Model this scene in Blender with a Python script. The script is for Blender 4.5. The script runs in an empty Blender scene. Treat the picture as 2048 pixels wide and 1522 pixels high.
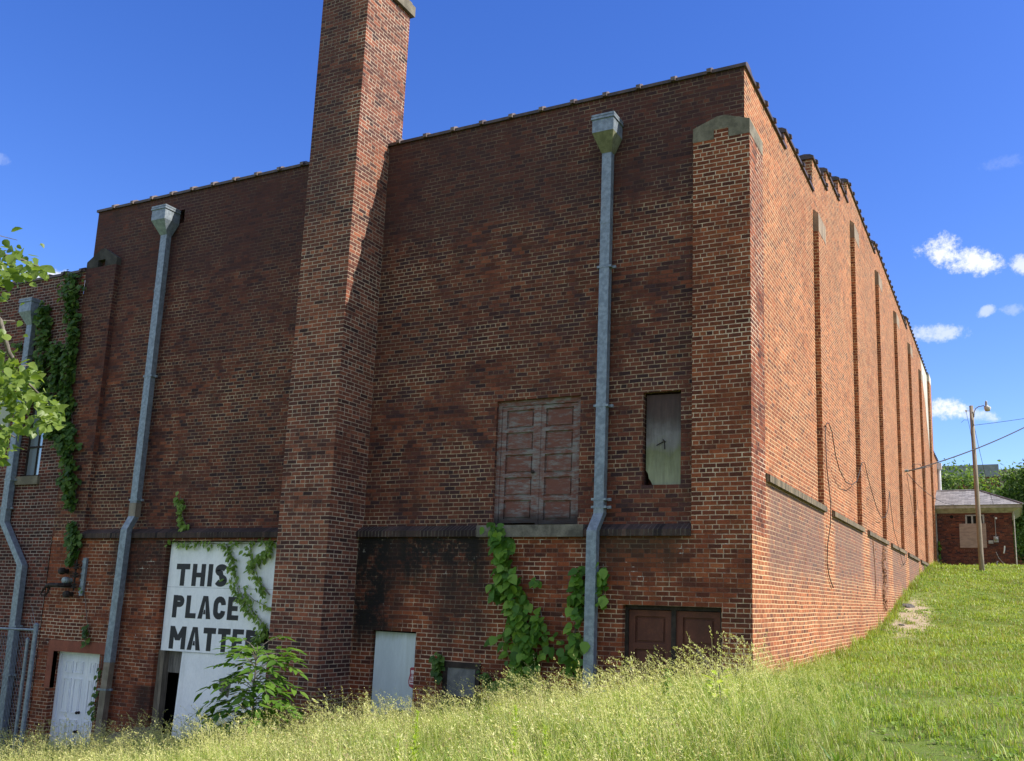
import bpy, math, random
import numpy as np
from mathutils import Vector, Matrix
C = bpy.context.scene.collection
SC = bpy.context.scene
RAD = math.radians
rng = np.random.default_rng(7)
random.seed(7)

# ------------------------------------------------------------------ camera
cam = bpy.data.cameras.new("camera")
cam_o = bpy.data.objects.new("camera", cam); C.objects.link(cam_o)
yaw, pitch, roll = -0.444295673, 0.177751938, 0.0279229400
fw = Vector((math.sin(yaw)*math.cos(pitch), math.cos(yaw)*math.cos(pitch), math.sin(pitch)))
rt = Vector((math.cos(yaw), -math.sin(yaw), 0)); up = rt.cross(fw)
r2 = math.cos(roll)*rt + math.sin(roll)*up
u2 = -math.sin(roll)*rt + math.cos(roll)*up
CAM = Vector((3.4217, -12.9594, 0.0))
cam_o.matrix_world = Matrix(((r2.x, u2.x, -fw.x, CAM.x), (r2.y, u2.y, -fw.y, CAM.y), (r2.z, u2.z, -fw.z, CAM.z), (0, 0, 0, 1)))
cam.sensor_width = 36.0
cam.lens = 36.0*1816.633/2048.0
cam.shift_x = -(1155.497-1024.0)/2048.0
cam.shift_y = (870.732-761.0)/2048.0
cam.clip_end = 3000.0
SC.camera = cam_o
def along(px, py):                       # direction through a point of the photograph
    d = (px-1155.497)/1816.633*r2 - (py-870.732)/1816.633*u2 + fw
    return d
def at_y(px, py, Y):                     # world point on the plane y = Y
    d = along(px, py); return CAM + d*((Y-CAM.y)/d.y)

# ------------------------------------------------------------------ light
SUN_EL, SUN_AZ = 46.0, 14.3              # elevation, angle from +x towards +y
sd = Vector((math.cos(RAD(SUN_EL))*math.cos(RAD(SUN_AZ)), math.cos(RAD(SUN_EL))*math.sin(RAD(SUN_AZ)), math.sin(RAD(SUN_EL))))
sl = bpy.data.lights.new("sun", 'SUN'); sl.energy = 5.0; sl.angle = RAD(0.5); sl.color = (1.0, 0.94, 0.85)
so = bpy.data.objects.new("sun", sl); C.objects.link(so)
so.rotation_euler = sd.to_track_quat('Z', 'Y').to_euler(); so.location = (30, 10, 40)

class G:                                 # small node-tree helper
    def __init__(s, tree):
        s.t = tree; s.L = tree.links
    def n(s, typ, **kw):
        nd = s.t.nodes.new(typ)
        for k, v in kw.items(): setattr(nd, k, v)
        return nd
    def put(s, sock, v):
        if isinstance(v, bpy.types.NodeSocket): s.L.new(v, sock)
        elif v is not None:
            if hasattr(sock, 'default_value'):
                try: sock.default_value = v
                except Exception: sock.default_value = (v[0], v[1], v[2], 1.0)
    def m(s, op, a, b=None, c=None, clamp=False):
        nd = s.n('ShaderNodeMath', operation=op, use_clamp=clamp)
        for i, v in enumerate((a, b, c)): s.put(nd.inputs[i], v)
        return nd.outputs[0]
    def vm(s, op, a, b=None, scale=None):
        nd = s.n('ShaderNodeVectorMath', operation=op)
        s.put(nd.inputs[0], a)
        if b is not None: s.put(nd.inputs[1], b)
        if scale is not None: s.put(nd.inputs['Scale'], scale)
        return nd.outputs['Value'] if op in ('LENGTH', 'DOT_PRODUCT') else nd.outputs[0]
    def xyz(s, x, y, z=0.0):
        nd = s.n('ShaderNodeCombineXYZ')
        for i, v in enumerate((x, y, z)): s.put(nd.inputs[i], v)
        return nd.outputs[0]
    def sep(s, v):
        nd = s.n('ShaderNodeSeparateXYZ'); s.put(nd.inputs[0], v); return nd.outputs
    def noise(s, vec, scale, detail=3.0, rough=0.55, out=0):
        nd = s.n('ShaderNodeTexNoise'); s.put(nd.inputs['Vector'], vec)
        nd.inputs['Scale'].default_value = scale; nd.inputs['Detail'].default_value = detail; nd.inputs['Roughness'].default_value = rough
        return nd.outputs[out]
    def white(s, vec, out='Value'):
        nd = s.n('ShaderNodeTexWhiteNoise', noise_dimensions='3D'); s.put(nd.inputs['Vector'], vec); return nd.outputs[out]
    def step(s, v, a, b, lo=0.0, hi=1.0):
        nd = s.n('ShaderNodeMapRange', interpolation_type='SMOOTHSTEP'); s.put(nd.inputs[0], v)
        for i, x in enumerate((a, b, lo, hi)): s.put(nd.inputs[i+1], x)
        return nd.outputs[0]
    def mix(s, fac, a, b, mode='MIX'):
        nd = s.n('ShaderNodeMix', data_type='RGBA', blend_type=mode); s.put(nd.inputs[0], fac)
        for i, v in ((6, a), (7, b)):
            if isinstance(v, bpy.types.NodeSocket): s.L.new(v, nd.inputs[i])
            else: nd.inputs[i].default_value = (v[0], v[1], v[2], 1.0)
        return nd.outputs[2]
    def ramp(s, fac, stops, interp='LINEAR'):
        nd = s.n('ShaderNodeValToRGB'); s.put(nd.inputs[0], fac); cr = nd.color_ramp; cr.interpolation = interp
        while len(cr.elements) < len(stops): cr.elements.new(0.5)
        for e, (p, c) in zip(cr.elements, stops): e.position = p; e.color = (c[0], c[1], c[2], 1.0)
        return nd.outputs[0]
    def bump(s, h, strength=0.5, dist=0.01):
        nd = s.n('ShaderNodeBump'); s.put(nd.inputs['Height'], h)
        nd.inputs['Strength'].default_value = strength; nd.inputs['Distance'].default_value = dist
        return nd.outputs[0]

# sky
world = bpy.data.worlds.new("World"); SC.world = world; world.use_nodes = True
wt = world.node_tree; wt.nodes.clear(); g = G(wt)
sky = g.n('ShaderNodeTexSky', sky_type='NISHITA'); sky.sun_disc = False
sky.sun_elevation = RAD(SUN_EL); sky.sun_rotation = math.atan2(sd.x, sd.y)
sky.air_density = 1.0; sky.dust_density = 0.4; sky.ozone_density = 3.0; sky.altitude = 200
hs = g.n('ShaderNodeHueSaturation'); hs.inputs['Saturation'].default_value = 1.30; hs.inputs['Value'].default_value = 1.0; hs.inputs['Hue'].default_value = 0.521
g.L.new(sky.outputs[0], hs.inputs['Color'])
dirn = g.n('ShaderNodeTexCoord').outputs['Generated']
dx, dy, dz = g.sep(dirn)
azd = g.m('MULTIPLY', g.m('ARCTAN2', dx, dy), 57.29578)
eld = g.m('MULTIPLY', g.m('ARCSINE', dz), 57.29578)
cl = None
cn = g.noise(dirn, 75.0, 9.0, 0.66); cn2 = g.noise(dirn, 26.0, 3.0, 0.5); cn3 = g.noise(dirn, 230.0, 7.0, 0.7)
cnoise = g.m('ADD', g.m('MULTIPLY', g.m('SUBTRACT', cn3, 0.5), 2.2), g.m('ADD', g.m('MULTIPLY', g.m('SUBTRACT', cn, 0.5), 3.6), g.m('MULTIPLY', g.m('SUBTRACT', cn2, 0.5), 1.4)))
# azimuth, elevation, half width, half height, tilt, density : the small clouds of that day
for (a0, e0, wa, we, tilt, dens) in ((-1.6, 20.1, 2.1, 0.80, -0.30, 1.0), (-2.75, 20.75, 0.95, 0.95, -0.2, 1.0), (1.9, 19.35, 1.0, 0.6, -0.2, 0.75),
        (-3.6, 16.05, 1.9, 0.5, -0.05, 0.6), (-3.1, 11.6, 1.6, 0.62, -0.1, 0.95), (-1.6, 11.2, 1.4, 0.35, -0.2, 0.6), (-0.45, 17.05, 0.5, 0.28, 0.2, 0.5),
        (-56.4, 16.45, 2.2, 0.5, 0.12, 1.0), (-60.3, 22.0, 0.7, 0.3, 0.0, 0.15), (0.9, 25.1, 1.2, 0.35, 0.0, 0.08), (1.0, 17.0, 0.8, 0.3, 0.0, 0.25),
        (14.0, 17.0, 4.0, 1.5, 0.1, 0.9), (-80.0, 20.0, 6.0, 2.0, 0.1, 0.9), (40.0, 22.0, 7.0, 2.4, 0.0, 0.9), (120.0, 25.0, 9.0, 3.0, 0.0, 0.9), (-150.0, 28.0, 10.0, 3.0, 0.0, 0.9)):
    da = g.m('SUBTRACT', azd, a0)
    de = g.m('SUBTRACT', g.m('SUBTRACT', eld, e0), g.m('MULTIPLY', da, tilt))
    q = g.m('ADD', g.m('POWER', g.m('ABSOLUTE', g.m('DIVIDE', da, wa)), 2.0), g.m('POWER', g.m('ABSOLUTE', g.m('DIVIDE', de, we)), 2.0))
    v = g.m('MULTIPLY', g.step(g.m('ADD', g.m('SUBTRACT', 1.0, q), cnoise), -0.5, 1.25), dens)
    cl = v if cl is None else g.m('MAXIMUM', cl, v)
# broken cloud added behind the viewer, unseen, to lighten the shaded front wall
fill_cloud = g.m('MULTIPLY', g.m('MULTIPLY', g.step(g.noise(dirn, 2.6, 6.0, 0.6), 0.43, 0.62), g.step(g.m('MULTIPLY', dy, -1.0), -0.05, 0.40)), g.step(dz, 0.02, 0.15))
cl = g.m('MAXIMUM', cl, fill_cloud)
wcol = g.mix(cl, hs.outputs[0], (4.6, 4.75, 4.95))
bg = g.n('ShaderNodeBackground'); bg.inputs['Strength'].default_value = 0.145
g.L.new(wcol, bg.inputs['Color'])
wo = g.n('ShaderNodeOutputWorld'); g.L.new(bg.outputs[0], wo.inputs['Surface'])

SC.view_settings.view_transform = 'Standard'; SC.view_settings.look = 'None'
SC.view_settings.exposure = 0.70; SC.view_settings.gamma = 1.0
SC.render.engine = 'CYCLES'
SC.cycles.max_bounces = 6; SC.cycles.diffuse_bounces = 3; SC.cycles.transparent_max_bounces = 8

# ------------------------------------------------------------------ materials
def mat(name):
    m = bpy.data.materials.new(name); m.use_nodes = True
    t = m.node_tree; t.nodes.clear(); g = G(t)
    out = g.n('ShaderNodeOutputMaterial'); b = g.n('ShaderNodeBsdfPrincipled'); g.L.new(b.outputs[0], out.inputs[0])
    g.out = out; g.b = b
    return m, g
def pos(g): return g.n('ShaderNodeNewGeometry').outputs['Position']

def brick_mat(name, tones, mortar_l, mortar_d, seed=0.0, ch=0.0700, pitch=0.205, soot=0.35, light_m=0.5, header=6.0, soot_bands=(), efflo=0.0, moss=0.0, rough_edge=1.0, vary=1.0, worn=0.5, mw=0.0056):
    m, g = mat(name)
    uv = g.n('ShaderNodeUVMap').outputs[0]
    P = pos(g); Px, Py, Pz = g.sep(P)
    nz = g.n('ShaderNodeTexNoise'); g.put(nz.inputs['Vector'], P); nz.inputs['Scale'].default_value = 0.9; nz.inputs['Detail'].default_value = 2
    nf = g.n('ShaderNodeTexNoise'); g.put(nf.inputs['Vector'], P); nf.inputs['Scale'].default_value = 38.0; nf.inputs['Detail'].default_value = 2
    d1 = g.vm('SCALE', g.vm('SUBTRACT', nz.outputs['Color'], (0.5, 0.5, 0.5)), scale=0.030)
    d2 = g.vm('SCALE', g.vm('SUBTRACT', nf.outputs['Color'], (0.5, 0.5, 0.5)), scale=0.007*rough_edge)
    u, v, _ = g.sep(g.vm('ADD', g.vm('ADD', uv, d1), d2))
    rv = g.m('DIVIDE', v, ch); row = g.m('FLOOR', rv); fv = g.m('FRACT', g.m('ADD', rv, 600.0))
    rm = g.m('MODULO', g.m('ADD', row, 600.0+seed), header)
    hdr = g.m('COMPARE', rm, 0.0, 0.1) if header > 1 else 0.0
    pt = g.m('SUBTRACT', pitch, g.m('MULTIPLY', hdr, pitch*0.5))
    rr = g.white(g.xyz(row, 3.7+seed, 1.0))
    cu = g.m('ADD', g.m('ADD', g.m('DIVIDE', u, pt), g.m('MULTIPLY', g.m('MODULO', g.m('ADD', row, 600.0), 2.0), 0.5)), g.m('MULTIPLY', rr, 0.16))
    cu = g.m('ADD', cu, 800.0)
    col = g.m('FLOOR', cu); fu = g.m('FRACT', cu)
    eu = g.m('MULTIPLY', g.m('MINIMUM', fu, g.m('SUBTRACT', 1.0, fu)), pt)
    ev = g.m('MULTIPLY', g.m('MINIMUM', fv, g.m('SUBTRACT', 1.0, fv)), ch)
    e = g.m('MINIMUM', eu, ev)
    wid = g.m('ADD', mw, g.m('MULTIPLY', g.white(g.xyz(row, 9.1, seed)), 0.0020))
    mort = g.step(e, g.m('SUBTRACT', wid, 0.0016), g.m('ADD', wid, 0.0022), 1.0, 0.0)
    cell = g.xyz(col, row, seed)
    r1 = g.white(cell); rc = g.white(g.vm('ADD', cell, (17.3, 5.1, 2.2)))
    big = g.noise(P, 0.55, 4.0, 0.6); med = g.noise(P, 2.3, 5.0, 0.65); fine = g.noise(P, 60.0, 4.0, 0.7); grit = g.noise(P, 14.0, 4.0, 0.65)
    sel = g.m('ADD', g.m('MULTIPLY', r1, 0.80), g.m('MULTIPLY', g.m('SUBTRACT', med, 0.40), 0.62), clamp=True)
    bc = g.ramp(sel, tones)
    bc = g.mix(vary, bc, g.ramp(rc, ((0.0, (0.66, 0.66, 0.70)), (0.5, (1.0, 1.0, 1.0)), (1.0, (1.28, 1.22, 1.16)))), 'MULTIPLY')
    bc = g.mix(0.7, bc, g.ramp(fine, ((0.25, (0.55, 0.55, 0.55)), (0.55, (1.0, 1.0, 1.0)), (0.8, (1.35, 1.3, 1.25)))), 'MULTIPLY')
    bc = g.mix(0.8, bc, g.ramp(grit, ((0.25, (0.6, 0.58, 0.58)), (0.5, (1.0, 1.0, 1.0)), (0.75, (1.25, 1.22, 1.2)))), 'MULTIPLY')
    mfac = g.m('ADD', g.step(g.m('ADD', med, g.m('MULTIPLY', g.m('SUBTRACT', big, 0.5), 1.2)), 0.62-0.5*light_m, 0.95-0.5*light_m), g.m('MULTIPLY', g.m('SUBTRACT', rr, 0.5), 0.35), clamp=True)
    mc = g.mix(mfac, mortar_d, mortar_l)
    mc = g.mix(0.6, mc, g.ramp(fine, ((0.3, (0.7, 0.7, 0.7)), (0.7, (1.2, 1.2, 1.2)))), 'MULTIPLY')
    wv = g.noise(g.vm('ADD', P, (51.0, 3.0, 8.0)), 5.0, 6.0, 0.75); wb = g.noise(g.vm('ADD', P, (9.0, 71.0, 2.0)), 0.8, 3.0, 0.6)
    vis = g.step(g.m('ADD', wv, g.m('SUBTRACT', wb, 0.5)), 0.36+0.10*worn, 0.62+0.10*worn, 1.0-0.85*worn, 1.0)      # joints worn flush, dirt filled or repointed by patches
    mc = g.mix(vis, g.mix(0.5, mortar_d, bc), mc)
    # repointed or rebuilt patches of slightly different brick
    pv = g.white(g.vm('FLOOR', g.vm('ADD', g.vm('MULTIPLY', g.vm('ADD', P, g.vm('SCALE', nz.outputs['Color'], scale=1.6)), (0.62, 0.31, 0.85)), (300.0, 300.0, 300.0))))
    bc = g.mix(0.8, bc, g.ramp(pv, ((0.0, (0.80, 0.76, 0.78)), (0.45, (0.97, 0.97, 0.97)), (0.7, (1.02, 1.02, 1.0)), (1.0, (1.16, 1.08, 1.0)))), 'MULTIPLY')
    base = g.mix(mort, bc, mc)
    # soot and weathering that sit on the wall
    s1 = g.m('MULTIPLY', g.step(g.m('ADD', g.m('MULTIPLY', big, 0.7), g.m('MULTIPLY', med, 0.4)), 0.50, 0.78), soot)
    streak = g.noise(g.vm('MULTIPLY', P, (3.0, 3.0, 0.28)), 1.0, 5.0, 0.7)
    s2 = g.m('MULTIPLY', g.step(streak, 0.52, 0.80), soot*0.8)
    st = g.m('MAXIMUM', s1, s2)
    for (kind, a0, a1, z0, z1, amt, colr) in soot_bands:      # stains with a shape of their own: along-wall range, height range
        Pa = Px if kind == 'x' else Py
        e1 = g.m('MULTIPLY', g.step(Pa, a0-0.25, a0+0.3), g.step(Pa, a1-0.3, a1+0.25, 1.0, 0.0))
        zz = g.m('ADD', Pz, g.m('MULTIPLY', g.m('SUBTRACT', streak, 0.5), 1.3))
        e2 = g.m('MULTIPLY', g.step(zz, z0-0.25, z0+0.55), g.step(Pz, z1-0.02, z1+0.06, 1.0, 0.0))
        k = g.m('MULTIPLY', g.m('MULTIPLY', e1, e2), g.m('MULTIPLY', g.step(g.m('ADD', g.m('MULTIPLY', med, 0.6), g.m('MULTIPLY', grit, 0.4)), 0.29, 0.52), amt))
        base = g.mix(k, base, colr)
    base = g.mix(st, base, (0.020, 0.014, 0.014))
    if efflo > 0:
        w = g.m('MULTIPLY', g.m('MULTIPLY', g.step(g.noise(P, 3.4, 6.0, 0.75), 0.60, 0.70), g.step(mort, 0.2, 0.9)), efflo)
        base = g.mix(w, base, (0.55, 0.52, 0.46))
        w2 = g.m('MULTIPLY', g.step(g.noise(g.vm('ADD', P, (31.0, 7.0, 3.0)), 5.5, 6.0, 0.8), 0.66, 0.74), efflo*0.5)
        base = g.mix(w2, base, (0.42, 0.38, 0.34))
    if moss > 0:
        w = g.m('MULTIPLY', g.step(g.noise(g.vm('ADD', P, (3.0, 17.0, 9.0)), 1.6, 5.0, 0.7), 0.56, 0.72), moss)
        base = g.mix(w, base, (0.055, 0.055, 0.018))
    g.put(g.b.inputs['Base Color'], base); g.b.inputs['Roughness'].default_value = 0.9
    g.b.inputs['Specular IOR Level'].default_value = 0.2
    h = g.m('ADD', g.m('MULTIPLY', g.m('SUBTRACT', 1.0, mort), 0.75), g.m('ADD', g.m('MULTIPLY', fine, 0.20), g.m('MULTIPLY', g.m('ADD', r1, grit), 0.20)))
    g.put(g.b.inputs['Normal'], g.bump(h, 0.75, 0.009))
    return m

T_RED = ((0.00, (0.073, 0.030, 0.021)), (0.12, (0.119, 0.037, 0.022)), (0.40, (0.178, 0.049, 0.023)), (0.75, (0.228, 0.066, 0.028)), (1.00, (0.297, 0.099, 0.042)))
T_DARK = ((0.0, (0.042, 0.024, 0.026)), (0.16, (0.066, 0.030, 0.028)), (0.30, (0.098, 0.037, 0.028)), (0.55, (0.128, 0.042, 0.026)), (0.82, (0.162, 0.053, 0.030)), (1.0, (0.25, 0.092, 0.046)))  # sooty front brick, its tones also darkened for the shade there
T_STACK = ((0.0, (0.050, 0.028, 0.027)), (0.20, (0.100, 0.042, 0.033)), (0.50, (0.170, 0.060, 0.038)), (0.80, (0.225, 0.078, 0.045)), (1.0, (0.31, 0.122, 0.066)))
T_ANNEX = ((0.0, (0.040, 0.018, 0.016)), (0.5, (0.095, 0.030, 0.022)), (1.0, (0.19, 0.055, 0.034)))
T_SUN = ((0.0, (0.105, 0.052, 0.042)), (0.10, (0.180, 0.066, 0.038)), (0.30, (0.260, 0.086, 0.039)), (0.55, (0.300, 0.100, 0.043)), (0.85, (0.345, 0.126, 0.055)), (1.0, (0.44, 0.200, 0.105)))  # cleaner side-wall brick, its tones also lightened and warmed for the sunlight
ML, MD = (0.68, 0.51, 0.35), (0.20, 0.10, 0.058)
M = {}
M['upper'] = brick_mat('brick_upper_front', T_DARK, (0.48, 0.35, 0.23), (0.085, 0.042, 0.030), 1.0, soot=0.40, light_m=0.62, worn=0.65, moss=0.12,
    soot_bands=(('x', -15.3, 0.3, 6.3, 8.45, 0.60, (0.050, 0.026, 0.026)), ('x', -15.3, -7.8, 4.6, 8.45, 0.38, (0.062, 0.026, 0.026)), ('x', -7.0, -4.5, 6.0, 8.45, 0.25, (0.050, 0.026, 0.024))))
M['lower'] = brick_mat('brick_lower_front', T_RED, ML, (0.16, 0.080, 0.055), 2.0, soot=0.25, light_m=0.60, efflo=1.0, moss=0.30,
    soot_bands=(('x', -7.1, -6.0, -0.95, 0.95, 1.0, (0.013, 0.012, 0.011)), ('x', -6.2, -4.2, 0.05, 0.95, 1.0, (0.016, 0.014, 0.013)), ('x', -5.3, -4.2, -1.0, 0.3, 0.75, (0.022, 0.018, 0.017)),
                ('x', -13.2, -11.5, -0.2, 0.95, 0.8, (0.018, 0.015, 0.015)), ('x', -12.1, -11.5, -2.9, -1.9, 0.8, (0.013, 0.012, 0.012)), ('x', -2.6, -0.9, 0.35, 0.95, 0.75, (0.030, 0.026, 0.018))))
M['pier'] = brick_mat('brick_corner_pier', T_RED, ML, MD, 3.0, soot=0.22, light_m=0.70, moss=0.20)
M['stack'] = brick_mat('brick_chimney', T_STACK, (0.54, 0.42, 0.30), (0.17, 0.10, 0.068), 4.0, soot=0.22, light_m=0.85, soot_bands=(('x', -8.4, -7.2, 6.5, 11.5, 0.55, (0.048, 0.028, 0.030)),))
M['side'] = brick_mat('brick_side_sunlit', T_SUN, (0.64, 0.43, 0.235), (0.44, 0.25, 0.13), 5.0, soot=0.24, light_m=0.85, vary=0.9, worn=0.38, efflo=0.30, mw=0.0064)
M['sidelow'] = brick_mat('brick_side_plinth_sunlit', T_SUN, (0.68, 0.46, 0.25), (0.48, 0.275, 0.145), 5.0, soot=0.14, light_m=0.85, vary=0.85, worn=0.28, efflo=0.25, mw=0.0066,
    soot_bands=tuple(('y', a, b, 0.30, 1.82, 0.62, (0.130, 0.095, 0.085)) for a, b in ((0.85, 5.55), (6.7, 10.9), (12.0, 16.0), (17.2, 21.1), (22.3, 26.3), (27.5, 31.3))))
M['annex'] = brick_mat('brick_annex', T_ANNEX, (0.40, 0.33, 0.27), (0.22, 0.16, 0.13), 6.0, soot=0.45, light_m=0.8)
M['shed'] = brick_mat('brick_shed', T_DARK, (0.26, 0.17, 0.12), (0.10, 0.05, 0.04), 7.0, soot=0.35, light_m=0.4)
M['far'] = brick_mat('brick_far', T_RED, (0.3, 0.22, 0.18), (0.15, 0.09, 0.07), 8.0, soot=0.2, light_m=0.4)
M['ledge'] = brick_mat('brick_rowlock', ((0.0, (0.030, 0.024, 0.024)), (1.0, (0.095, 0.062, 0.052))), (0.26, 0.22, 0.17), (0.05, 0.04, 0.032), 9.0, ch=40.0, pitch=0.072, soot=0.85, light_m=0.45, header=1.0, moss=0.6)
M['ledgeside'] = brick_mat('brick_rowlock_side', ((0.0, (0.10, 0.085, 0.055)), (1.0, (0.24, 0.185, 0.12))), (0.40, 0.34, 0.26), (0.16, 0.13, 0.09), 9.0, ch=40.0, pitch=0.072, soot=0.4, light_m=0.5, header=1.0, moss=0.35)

def plain(name, c1, c2, scale=3.0, rough=0.8, metal=0.0, bump=0.15, stretch=(1, 1, 1), fine=0.35, spec=0.4, dirt=0.0, dirtc=(0.03, 0.025, 0.02), lo=0.35, hi=0.68, top=None):
    m, g = mat(name); P = g.vm('MULTIPLY', pos(g), stretch)
    a = g.noise(P, scale, 5.0, 0.62); f = g.noise(P, scale*16, 4.0, 0.6)
    c = g.mix(g.step(a, lo, hi), c1, c2)
    c = g.mix(fine, c, g.ramp(f, ((0.25, (0.5, 0.5, 0.5)), (0.55, (1, 1, 1)), (0.85, (1.3, 1.3, 1.3)))), 'MULTIPLY')
    if dirt:
        k = g.m('MULTIPLY', g.step(g.noise(g.vm('MULTIPLY', P, (2.0, 2.0, 0.4)), 1.7, 6.0, 0.72), 0.50, 0.74), dirt)
        c = g.mix(k, c, dirtc)
    if top:
        _, _, zz = g.sep(pos(g)); dn = g.noise(g.vm('MULTIPLY', pos(g), (9.0, 9.0, 0.9)), 1.0, 5.0, 0.7)
        c = g.mix(g.m('MULTIPLY', g.step(g.m('ADD', zz, g.m('MULTIPLY', g.m('SUBTRACT', dn, 0.5), top[2])), top[0], top[1]), 0.75), c, (0.20, 0.22, 0.10))
        sc_ = g.noise(g.vm('MULTIPLY', pos(g), (1.3, 1.3, 40.0)), 2.0, 4.0, 0.8); c = g.mix(g.step(sc_, 0.62, 0.74, 0.0, 0.30), c, (0.42, 0.44, 0.45))
    g.put(g.b.inputs['Base Color'], c); g.b.inputs['Roughness'].default_value = rough; g.b.inputs['Metallic'].default_value = metal
    g.b.inputs['Specular IOR Level'].default_value = spec
    g.put(g.b.inputs['Normal'], g.bump(g.m('ADD', a, g.m('MULTIPLY', f, 0.5)), bump, 0.01))
    return m
M['concrete'] = plain('weathered_concrete', (0.115, 0.100, 0.070), (0.225, 0.195, 0.140), 3.5, 0.95, dirt=0.5, dirtc=(0.09, 0.08, 0.06))
M['sill'] = plain('dirty_sill_stone', (0.075, 0.068, 0.055), (0.20, 0.18, 0.145), 3.0, 0.95, dirt=0.6)
M['pier_cap'] = plain('weathered_pier_cap', (0.20, 0.150, 0.105), (0.36, 0.27, 0.185), 2.5, 0.95, stretch=(1, 3, 0.5), dirt=0.4)
M['concrete_dark'] = plain('sooted_concrete', (0.030, 0.028, 0.026), (0.075, 0.068, 0.058), 3.5, 0.95, dirt=0.4)
M['concrete_light'] = plain('pale_render', (0.40, 0.37, 0.30), (0.62, 0.58, 0.50), 1.6, 0.95, stretch=(1, 1, 0.35), dirt=0.35, dirtc=(0.16, 0.12, 0.09))
M['coping'] = plain('glazed_clay_coping', (0.035, 0.024, 0.022), (0.085, 0.052, 0.042), 5.0, 0.55, spec=0.5)
M['collar'] = plain('sunlit_clay_collar', (0.085, 0.058, 0.050), (0.19, 0.145, 0.125), 6.0, 0.5, spec=0.5)  # paler than the tiles: sunlight on the collars put into their colour
M['galv'] = plain('galvanised_steel', (0.15, 0.185, 0.22), (0.25, 0.295, 0.335), 14.0, 0.5, 0.35, fine=0.55, spec=0.5, dirt=0.32, dirtc=(0.11, 0.10, 0.085))
M['galv_brown'] = plain('painted_steel_pipe', (0.15, 0.125, 0.09), (0.24, 0.20, 0.15), 4.0, 0.6, 0.1, dirt=0.3)
M['lead'] = plain('mossy_steel', (0.12, 0.12, 0.07), (0.20, 0.20, 0.12), 8.0, 0.7)
M['board_white'] = plain('white_painted_board', (0.74, 0.76, 0.78), (0.84, 0.85, 0.86), 2.2, 0.75, bump=0.12, fine=0.12, stretch=(1, 1, 0.6), dirt=0.28, dirtc=(0.42, 0.43, 0.40), top=(0.72, 0.98, 0.5))
M['board_blue'] = plain('pale_painted_board', (0.46, 0.53, 0.55), (0.55, 0.62, 0.63), 1.6, 0.7, bump=0.08, fine=0.12, stretch=(2, 2, 0.5), dirt=0.25, dirtc=(0.28, 0.32, 0.26), top=(-0.80, -0.60, 0.25))
M['door_white'] = plain('white_door_paint', (0.72, 0.75, 0.80), (0.82, 0.84, 0.87), 2.5, 0.5, bump=0.05, fine=0.10, stretch=(3, 3, 0.6), dirt=0.25, dirtc=(0.38, 0.40, 0.44))
M['black_paint'] = plain('black_lettering_paint', (0.012, 0.012, 0.016), (0.022, 0.022, 0.028), 4.0, 0.6, bump=0.03)
M['dark'] = plain('dark_interior', (0.006, 0.006, 0.006), (0.012, 0.011, 0.010), 2.0, 1.0)
M['rusty'] = plain('old_iron', (0.018, 0.014, 0.012), (0.045, 0.032, 0.026), 9.0, 0.75, 0.3)
M['porcelain'] = plain('grey_porcelain', (0.16, 0.20, 0.20), (0.30, 0.35, 0.34), 9.0, 0.35, dirt=0.4)
M['ply'] = plain('weathered_plywood', (0.085, 0.078, 0.072), (0.20, 0.185, 0.165), 2.2, 0.9, stretch=(7, 7, 0.9), fine=0.5)
M['vent'] = plain('slate_hatch', (0.10, 0.105, 0.105), (0.17, 0.175, 0.17), 6.0, 0.8, dirt=0.3)
M['wood_grey'] = plain('grey_timber', (0.10, 0.085, 0.065), (0.21, 0.175, 0.13), 5.0, 0.9, stretch=(6, 6, 0.5), fine=0.5)
M['pole'] = plain('pole_timber', (0.17, 0.135, 0.095), (0.33, 0.275, 0.205), 5.0, 0.9, stretch=(8, 8, 0.35), fine=0.5)
M['red_paint'] = plain('oxide_red_paint', (0.075, 0.024, 0.014), (0.115, 0.038, 0.022), 3.0, 0.75, stretch=(1, 1, 0.6), fine=0.3, dirt=0.3)
M['red_plaster'] = plain('red_painted_surround', (0.20, 0.062, 0.036), (0.28, 0.090, 0.050), 2.5, 0.85, fine=0.3, dirt=0.2)
M['shed_board'] = plain('tan_plywood', (0.26, 0.19, 0.15), (0.36, 0.27, 0.22), 3.0, 0.85, stretch=(1, 1, 3), fine=0.2)
M['fascia'] = plain('peeling_white_fascia', (0.30, 0.28, 0.24), (0.46, 0.44, 0.38), 4.0, 0.8, dirt=0.55, dirtc=(0.14, 0.12, 0.10))
M['white_metal'] = plain('white_metal', (0.60, 0.60, 0.58), (0.75, 0.75, 0.73), 5.0, 0.5)
M['grey_metal'] = plain('grey_meter_metal', (0.25, 0.25, 0.24), (0.38, 0.38, 0.37), 8.0, 0.5, 0.2)
M['cable'] = plain('black_cable', (0.018, 0.016, 0.015), (0.035, 0.03, 0.028), 20.0, 0.7)
M['bark'] = plain('bark', (0.10, 0.085, 0.065), (0.23, 0.20, 0.165), 9.0, 0.9, stretch=(3, 3, 0.6), fine=0.6, bump=0.4)
M['rock'] = plain('field_stone', (0.06, 0.055, 0.05), (0.14, 0.125, 0.11), 7.0, 0.95, bump=0.5)
M['dirt'] = plain('bare_earth', (0.10, 0.075, 0.055), (0.20, 0.155, 0.115), 4.0, 1.0, fine=0.6, bump=0.4)
M['car_paint'] = plain('dark_car_paint', (0.012, 0.014, 0.017), (0.018, 0.020, 0.024), 3.0, 0.18, 0.3, bump=0.0, fine=0.05, spec=0.6)
M['tyre'] = plain('tyre_rubber', (0.012, 0.012, 0.012), (0.02, 0.02, 0.02), 8.0, 0.9)
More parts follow.
